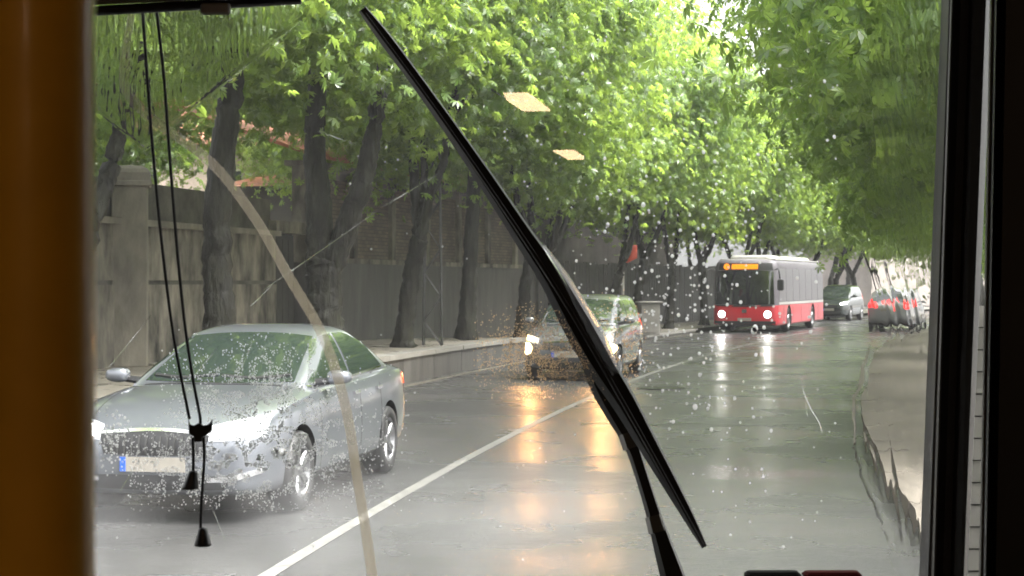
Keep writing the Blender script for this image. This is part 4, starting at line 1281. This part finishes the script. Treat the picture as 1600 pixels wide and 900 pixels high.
# ceiling lamps behind camera; two mirror in the pane, nearest added to light pole
for i, (lx, ly, lab) in enumerate(((-.31, -1.9, 'unseen warm ceiling lamp added close overhead to light the yellow pole'), (.075, -5.8, 'warm ceiling lamp reflected as the larger pale patch on the glass'), (.47, -9.7, 'warm ceiling lamp reflected as the smaller pale patch on the glass'))):
    e = empty('ceiling_lamp', (lx, ly, z1c - .03))
    tag(e, lab, 'lamp', 'ceiling lamps of the cabin')
    MB().box((0, 0, .012), (.21, .96, .03), .16, .006).build('housing', M['cab_edge'], e)
    MB().box((0, 0, -.008), (.165, .88, .012), .16, .004).build('diffuser', M['lampglow'], e)

# ------------------------------------------------------------------ wiper
WY = 1.835
wp = empty('windscreen_wiper', P(1060, 930, WY))
tag(wp, 'black windscreen wiper slanting across the middle of the glass', 'wiper')
def ribbon(path, d0, d1, nm, m, par, n=60, skew=0.0):
    """tapered bar from (x, y, half width) pixels; a six-sided section, ridged towards the glass"""
    L = spline(path, n)
    V, Fc = [], []
    for i in range(n):
        a, b = L[max(i - 1, 0)], L[min(i + 1, n - 1)]
        tx, ty = b[0] - a[0], b[1] - a[1]
        l = math.hypot(tx, ty); nx, ny = -ty / l, tx / l
        x, y, w_ = L[i]; w_ *= 1.15
        for q, d in ((-.82, d0), (-1, d0 + (d1 - d0) * .5), (-.9, d1), (.9, d1), (1, d0 + (d1 - d0) * .5), (.5, d0)):
            V.append(P(x + nx * w_ * q, y + ny * w_ * q, d))
    for i in range(n - 1):
        for k in range(6): Fc.append((i * 6 + k, i * 6 + (k + 1) % 6, i * 6 + 6 + (k + 1) % 6, i * 6 + 6 + k))
    Fc += [tuple(range(5, -1, -1)), tuple((n - 1) * 6 + k for k in range(6))]
    o = mk(nm, V, Fc, m, par, world=True); fix_normals(o); return o
blade = ribbon([(566, 14, 6), (600, 58, 9), (645, 118, 9), (700, 195, 10), (760, 282, 12), (815, 365, 14), (862, 435, 17), (905, 512, 21), (938, 570, 20), (975, 628, 17), (1010, 690, 14), (1045, 752, 11), (1075, 806, 8), (1101, 855, 4)], 1.812, 1.838, 'blade', M['rubber'], wp)
ribbon([(570, 22, 2.5), (700, 200, 2.5), (862, 440, 3), (975, 632, 3), (1098, 852, 2)], 1.8045, 1.8125, 'rubber_lip', M['rubber'], blade)
ribbon([(918, 515, 19), (930, 560, 20), (938, 592, 17)], 1.838, 1.856, 'joint_cover', M['wiperarm'], wp, 16)
arm = ribbon([(924, 560, 15), (940, 605, 15), (962, 648, 13), (985, 692, 10), (1003, 745, 9), (1020, 800, 10), (1035, 850, 13), (1052, 905, 17), (1070, 970, 20), (1090, 1050, 22)], 1.846, 1.862, 'arm', M['wiperarm'], wp)
ribbon([(980, 676, 13), (988, 700, 13)], 1.842, 1.868, 'spring_clip', M['cab_edge'], arm, 6)
ribbon([(1020, 806, 11), (1027, 832, 12)], 1.842, 1.868, 'nozzle', M['cab_edge'], arm, 6)
# spoiler face that catches the sky, with the water wave it pushes along
ribbon([(850, 384, 2), (882, 432, 6), (912, 485, 9), (940, 535, 10), (962, 585, 6)], 1.8065, 1.815, 'water_wedge', M['ridge'], wp, 40)['kind'] = 'stuff'

# ------------------------------------------------------------------ rain water on the glass
OUT = GY + .0025
def film(nm, bx, step, thick, m):
    xs = np.arange(bx[0], bx[2] + step, step); ys = np.arange(bx[1], bx[3] + step, step)
    X, Y = np.meshgrid(xs, ys)
    T = thick(X, Y)
    keep = T > 0
    ok = keep[:-1, :-1] & keep[1:, :-1] & keep[:-1, 1:] & keep[1:, 1:]
    used = np.zeros(T.shape, bool)
    used[:-1, :-1] |= ok; used[1:, :-1] |= ok; used[:-1, 1:] |= ok; used[1:, 1:] |= ok
    idx = -np.ones(T.shape, int); idx[used] = np.arange(used.sum())
    n = used.sum()
    x_ = (X[used] - 800) / F; z_ = (440 - Y[used]) / F
    d = OUT + np.maximum(T[used], 2e-5)
    Vb = np.stack([x_ * OUT, np.full(n, OUT), H + z_ * OUT], 1)
    Vf = np.stack([x_ * OUT, d, H + z_ * OUT], 1)
    V = np.vstack([Vf, Vb])
    J, I = np.where(ok)
    q = np.stack([idx[J, I], idx[J, I + 1], idx[J + 1, I + 1], idx[J + 1, I]], 1)
    qb = q[:, ::-1] + n
    from collections import Counter
    cnt = Counter()
    for f in q:
        for a, b in zip(f, np.roll(f, -1)): cnt[(int(a), int(b))] += 1
    side = [(b, a, a + n, b + n) for (a, b) in cnt if (b, a) not in cnt]
    o = mk(nm, V, [tuple(int(k) for k in f) for f in np.vstack([q, qb])] + side, m, None, True)
    fix_normals(o)
    o.data.set_sharp_from_angle(angle=R(60))
    o['kind'] = 'stuff'
    return o

def sstep(a, b, x):
    t = np.clip((x - a) / (b - a), 0, 1); return t * t * (3 - 2 * t)
def rivulets(X, Y, sx, sy, seed, slant=0.0):
    """ridged noise drawn out along the run of the water"""
    wob = 14 * (vnoise(X / 60 + seed, Y / 70) - .5) + slant * Y
    u = (X + wob) / sx
    r = 1 - np.abs(2 * vnoise(u + seed * 7.3, Y / sy + seed) - 1)
    r2 = 1 - np.abs(2 * vnoise(u * 2.3 + seed * 3.1, Y / (sy * .6) + 9 * seed) - 1)
    return sstep(.62, 1, r) * .75 + sstep(.7, 1, r2) * .4
def topleft(X, Y):
    # water standing above the V-shaped limit of the wiped field
    e1 = (175 + (X - 150) * (63 / 75)) - Y
    e2 = (238 - (X - 225) * (178 / 215)) - Y
    e = np.minimum(e1, e2)
    T = (.05 + .26 * rivulets(X, Y, 9, 70, 1.0) * sstep(0, 30, e)) * 1e-3 + .22e-3 * np.exp(-((e - 5) / 4) ** 2)
    return np.where((e > 0) & (Y > -10) & (X > 140) & (X < 470), T, 0)
film('water_film', (140, -12, 470, 242), 2.0, topleft, M['water'])
def rightside(X, Y):
    edge = np.interp(Y, [-10, 150, 330, 470, 545, 575, 620, 680, 740, 800, 850, 910], [1352, 1350, 1352, 1352, 1358, 1345, 1334, 1331, 1341, 1362, 1382, 1402]) + 8 * (vnoise(Y / 23, Y * 0 + 3) - .5) + 5 * (vnoise(Y / 7, Y * 0 + 5) - .5)
    e = X - edge
    soft = sstep(520, 580, Y)
    riv = rivulets(X, Y, 16, 120, 2.0, -.18)
    T = (.04 + (.20 - .10 * sstep(350, 480, Y)) * riv * sstep(0, 40 - 25 * soft, e)) * 1e-3 + soft * .16e-3 * np.exp(-((e - 6) / 5) ** 2)
    T += soft * .14e-3 * sstep(0, 60, e)
    return np.where((e > 0) & (X < 1472 - .02 * Y), T, 0)
film('water_film', (1325, -12, 1474, 912), 2.2, rightside, M['water'])
# added reflective patch, only where the ceiling lamps mirror in the pane
sm = bpy.data.materials.new('lamp_mirror_coat'); sm.use_nodes = True
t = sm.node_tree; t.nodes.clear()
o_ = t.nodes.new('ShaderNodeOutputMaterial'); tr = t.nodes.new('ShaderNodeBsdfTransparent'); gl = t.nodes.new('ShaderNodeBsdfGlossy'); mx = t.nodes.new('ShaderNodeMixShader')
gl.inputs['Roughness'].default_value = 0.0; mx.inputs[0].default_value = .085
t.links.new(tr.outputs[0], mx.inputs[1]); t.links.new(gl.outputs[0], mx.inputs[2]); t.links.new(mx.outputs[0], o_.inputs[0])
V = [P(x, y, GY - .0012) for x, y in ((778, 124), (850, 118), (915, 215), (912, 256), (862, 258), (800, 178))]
o = mk('lamp_mirror_patch', V, [tuple(range(6))], sm); o['kind'] = 'stuff'

def drops(nm, spots, m, seg=8, rings=3, flat=.55):
    V, Fc = [], []
    for x, y, r, ax in spots:
        c = P(x, y, OUT); r_ = r / F * OUT
        n0 = len(V)
        for i in range(rings):
            a = math.pi / 2 * i / rings
            for k in range(seg):
                th = 2 * math.pi * k / seg
                V.append((c.x + r_ * math.cos(a) * math.cos(th), c.y + flat * r_ * math.sin(a), c.z + r_ * ax * math.cos(a) * math.sin(th)))
        V.append((c.x, c.y + flat * r_, c.z))
        for i in range(rings - 1):
            for k in range(seg): Fc.append((n0 + i * seg + k, n0 + i * seg + (k + 1) % seg, n0 + (i + 1) * seg + (k + 1) % seg, n0 + (i + 1) * seg + k))
        for k in range(seg): Fc.append((n0 + (rings - 1) * seg + k, n0 + (rings - 1) * seg + (k + 1) % seg, n0 + rings * seg))
        Fc.append(tuple(n0 + k for k in range(seg - 1, -1, -1)))
    o = mk(nm, V, Fc, m, None, True)
    o.data.set_sharp_from_angle(angle=R(75))
    o['kind'] = 'stuff'
    return o
rr = random.Random(77)
def blade_x(y): return float(np.interp(y, [14, 118, 282, 435, 570, 690, 855], [566, 645, 760, 862, 938, 1010, 1101]))
L = []
while len(L) < 520:
    if rr.random() < .78: x, y = rr.gauss(1055, 95), rr.gauss(480, 120)
    else: x, y = rr.uniform(820, 1340), rr.uniform(40, 880)
    if x < blade_x(y) + 30 or x > 1325 or not 20 < y < 890: continue
    L.append((x, y, rr.choice((1.1, 1.2, 1.4, 1.6, 1.8, 2.4)) * rr.uniform(.85, 1.2), rr.uniform(.95, 1.3)))
for _ in range(60): L.append((rr.uniform(170, 900), rr.uniform(500, 880), rr.uniform(.9, 1.8), 1.1))
for _ in range(50):
    x = rr.uniform(540, 900); y = rr.uniform(60, 420)
    if abs(x - blade_x(y)) > 30: L.append((x, y, rr.uniform(.9, 1.8), 1.1))
L += [(1005, 320, 3.5, 1.2), (1086, 636, 4, 1.3), (1180, 513, 4.5, 1.4), (441, 706, 7, 1.0), (432, 706, 4, 1.0), (1178, 517, 5, 1.2)]
drops('raindrops', L, M['drop'], 10, 4)
def cluster(n, x0, y0, sx, sy, rmin, rmax, keep, rot=0.0, thr=.40):
    out = []
    while len(out) < n:
        u, v = rr.gauss(0, 1), rr.gauss(0, 1)
        x = x0 + u * sx * math.cos(rot) - v * sy * math.sin(rot); y = y0 + u * sx * math.sin(rot) + v * sy * math.cos(rot)
        if keep(x, y) and float(vnoise(x / 11, y / 11)) > thr: out.append((x, y, rr.uniform(rmin, rmax), rr.uniform(.8, 1.5)))
    return out
L = cluster(3400, 850, 550, 52, 32, .35, .9, lambda x, y: x < blade_x(y) - 16 and 470 < y < 625 and x > 740, 0, .2)
L += cluster(500, 965, 540, 22, 30, .5, 1.0, lambda x, y: x > blade_x(y) + 22 and y < 610 and x < 1020)
drops('dirty_glow_drops', L, M['sprayglow'], 6, 2)
L = cluster(4600, 430, 655, 75, 50, .45, 1.25, lambda x, y: 250 < x < 640 and 520 < y < 800, .5)
L += cluster(3600, 350, 725, 70, 30, .45, 1.2, lambda x, y: 200 < x < 640 and 560 < y < 800)
L += cluster(160, 175, 690, 16, 22, .8, 2.0, lambda x, y: 155 < x < 220)
drops('spray_drops', L, M['spray'], 7, 3)
# thin streaks drawn by the wiper
mb = MB()
for a, b in (((412, 453), (600, 322)), ((600, 322), (690, 268)), ((496, 205), (556, 226)), ((170, 574), (236, 492)), ((300, 590), (342, 540)), ((392, 478), (430, 440)), ((1255, 620), (1262, 650)), ((378, 575), (398, 520)), ((318, 765), (352, 845)), ((186, 770), (232, 690))):
    mb.tube([P(*a, OUT + .0002), P((a[0] + b[0]) / 2 + 1, (a[1] + b[1]) / 2, OUT + .0002), P(*b, OUT + .0002)], [.00015, .0003, .00015], 5)
mb.tube(spline([P(x, y, OUT + .0002) for x, y in ((1252, 585), (1256, 612), (1268, 640), (1280, 660), (1285, 676))], 20), .0005, 6)
o = mb.build('water_streaks', M['water'], None, True); o['kind'] = 'stuff'

# ------------------------------------------------------------------ rainy air
hz = MB().box((25, 150, 8), (560, 430, 18.2)).build('haze', None)
hz['kind'] = 'stuff'
m = bpy.data.materials.new('rain_haze'); m.use_nodes = True
t = m.node_tree; t.nodes.clear()
o_ = t.nodes.new('ShaderNodeOutputMaterial'); pv = t.nodes.new('ShaderNodeVolumePrincipled')
pv.inputs['Color'].default_value = (.95, .96, .95, 1); pv.inputs['Density'].default_value = .0007; pv.inputs['Anisotropy'].default_value = .2
t.links.new(pv.outputs[0], o_.inputs['Volume'])
hz.data.materials.append(m)

# road spray thrown up round the passing car
sp_ = MB().box((-2.2, 13.0, .52), (6.6, 9.0, 1.0), -.18).build('road_spray', None)
sp_['kind'] = 'stuff'
m = bpy.data.materials.new('spray_mist'); m.use_nodes = True
t = m.node_tree; t.nodes.clear()
o_ = t.nodes.new('ShaderNodeOutputMaterial'); pv = t.nodes.new('ShaderNodeVolumePrincipled')
pv.inputs['Color'].default_value = (.95, .95, .95, 1)
tc = t.nodes.new('ShaderNodeTexCoord'); nz = t.nodes.new('ShaderNodeTexNoise'); nz.inputs['Scale'].default_value = 1.1; nz.inputs['Detail'].default_value = 3
t.links.new(tc.outputs['Object'], nz.inputs['Vector'])
sx = t.nodes.new('ShaderNodeSeparateXYZ'); t.links.new(tc.outputs['Generated'], sx.inputs[0])
def mr(v, a, b, c, d):
    q = t.nodes.new('ShaderNodeMapRange'); q.interpolation_type = 'SMOOTHSTEP'
    q.inputs[1].default_value = a; q.inputs[2].default_value = b; q.inputs[3].default_value = c; q.inputs[4].default_value = d
    t.links.new(v, q.inputs[0]); return q.outputs[0]
def mul(a, b):
    q = t.nodes.new('ShaderNodeMath'); q.operation = 'MULTIPLY'
    t.links.new(a, q.inputs[0])
    if isinstance(b, float): q.inputs[1].default_value = b
    else: t.links.new(b, q.inputs[1])
    return q.outputs[0]
d_ = mul(mr(nz.outputs['Fac'], .40, .66, 0, 1), mr(sx.outputs['Z'], 0, .85, 1, 0))
for ax_ in ('X', 'Y'):
    d_ = mul(d_, mul(mr(sx.outputs[ax_], 0, .2, 0, 1), mr(sx.outputs[ax_], .75, 1, 1, 0)))
t.links.new(mul(d_, .06), pv.inputs['Density'])
t.links.new(pv.outputs[0], o_.inputs['Volume'])
sp_.data.materials.append(m)
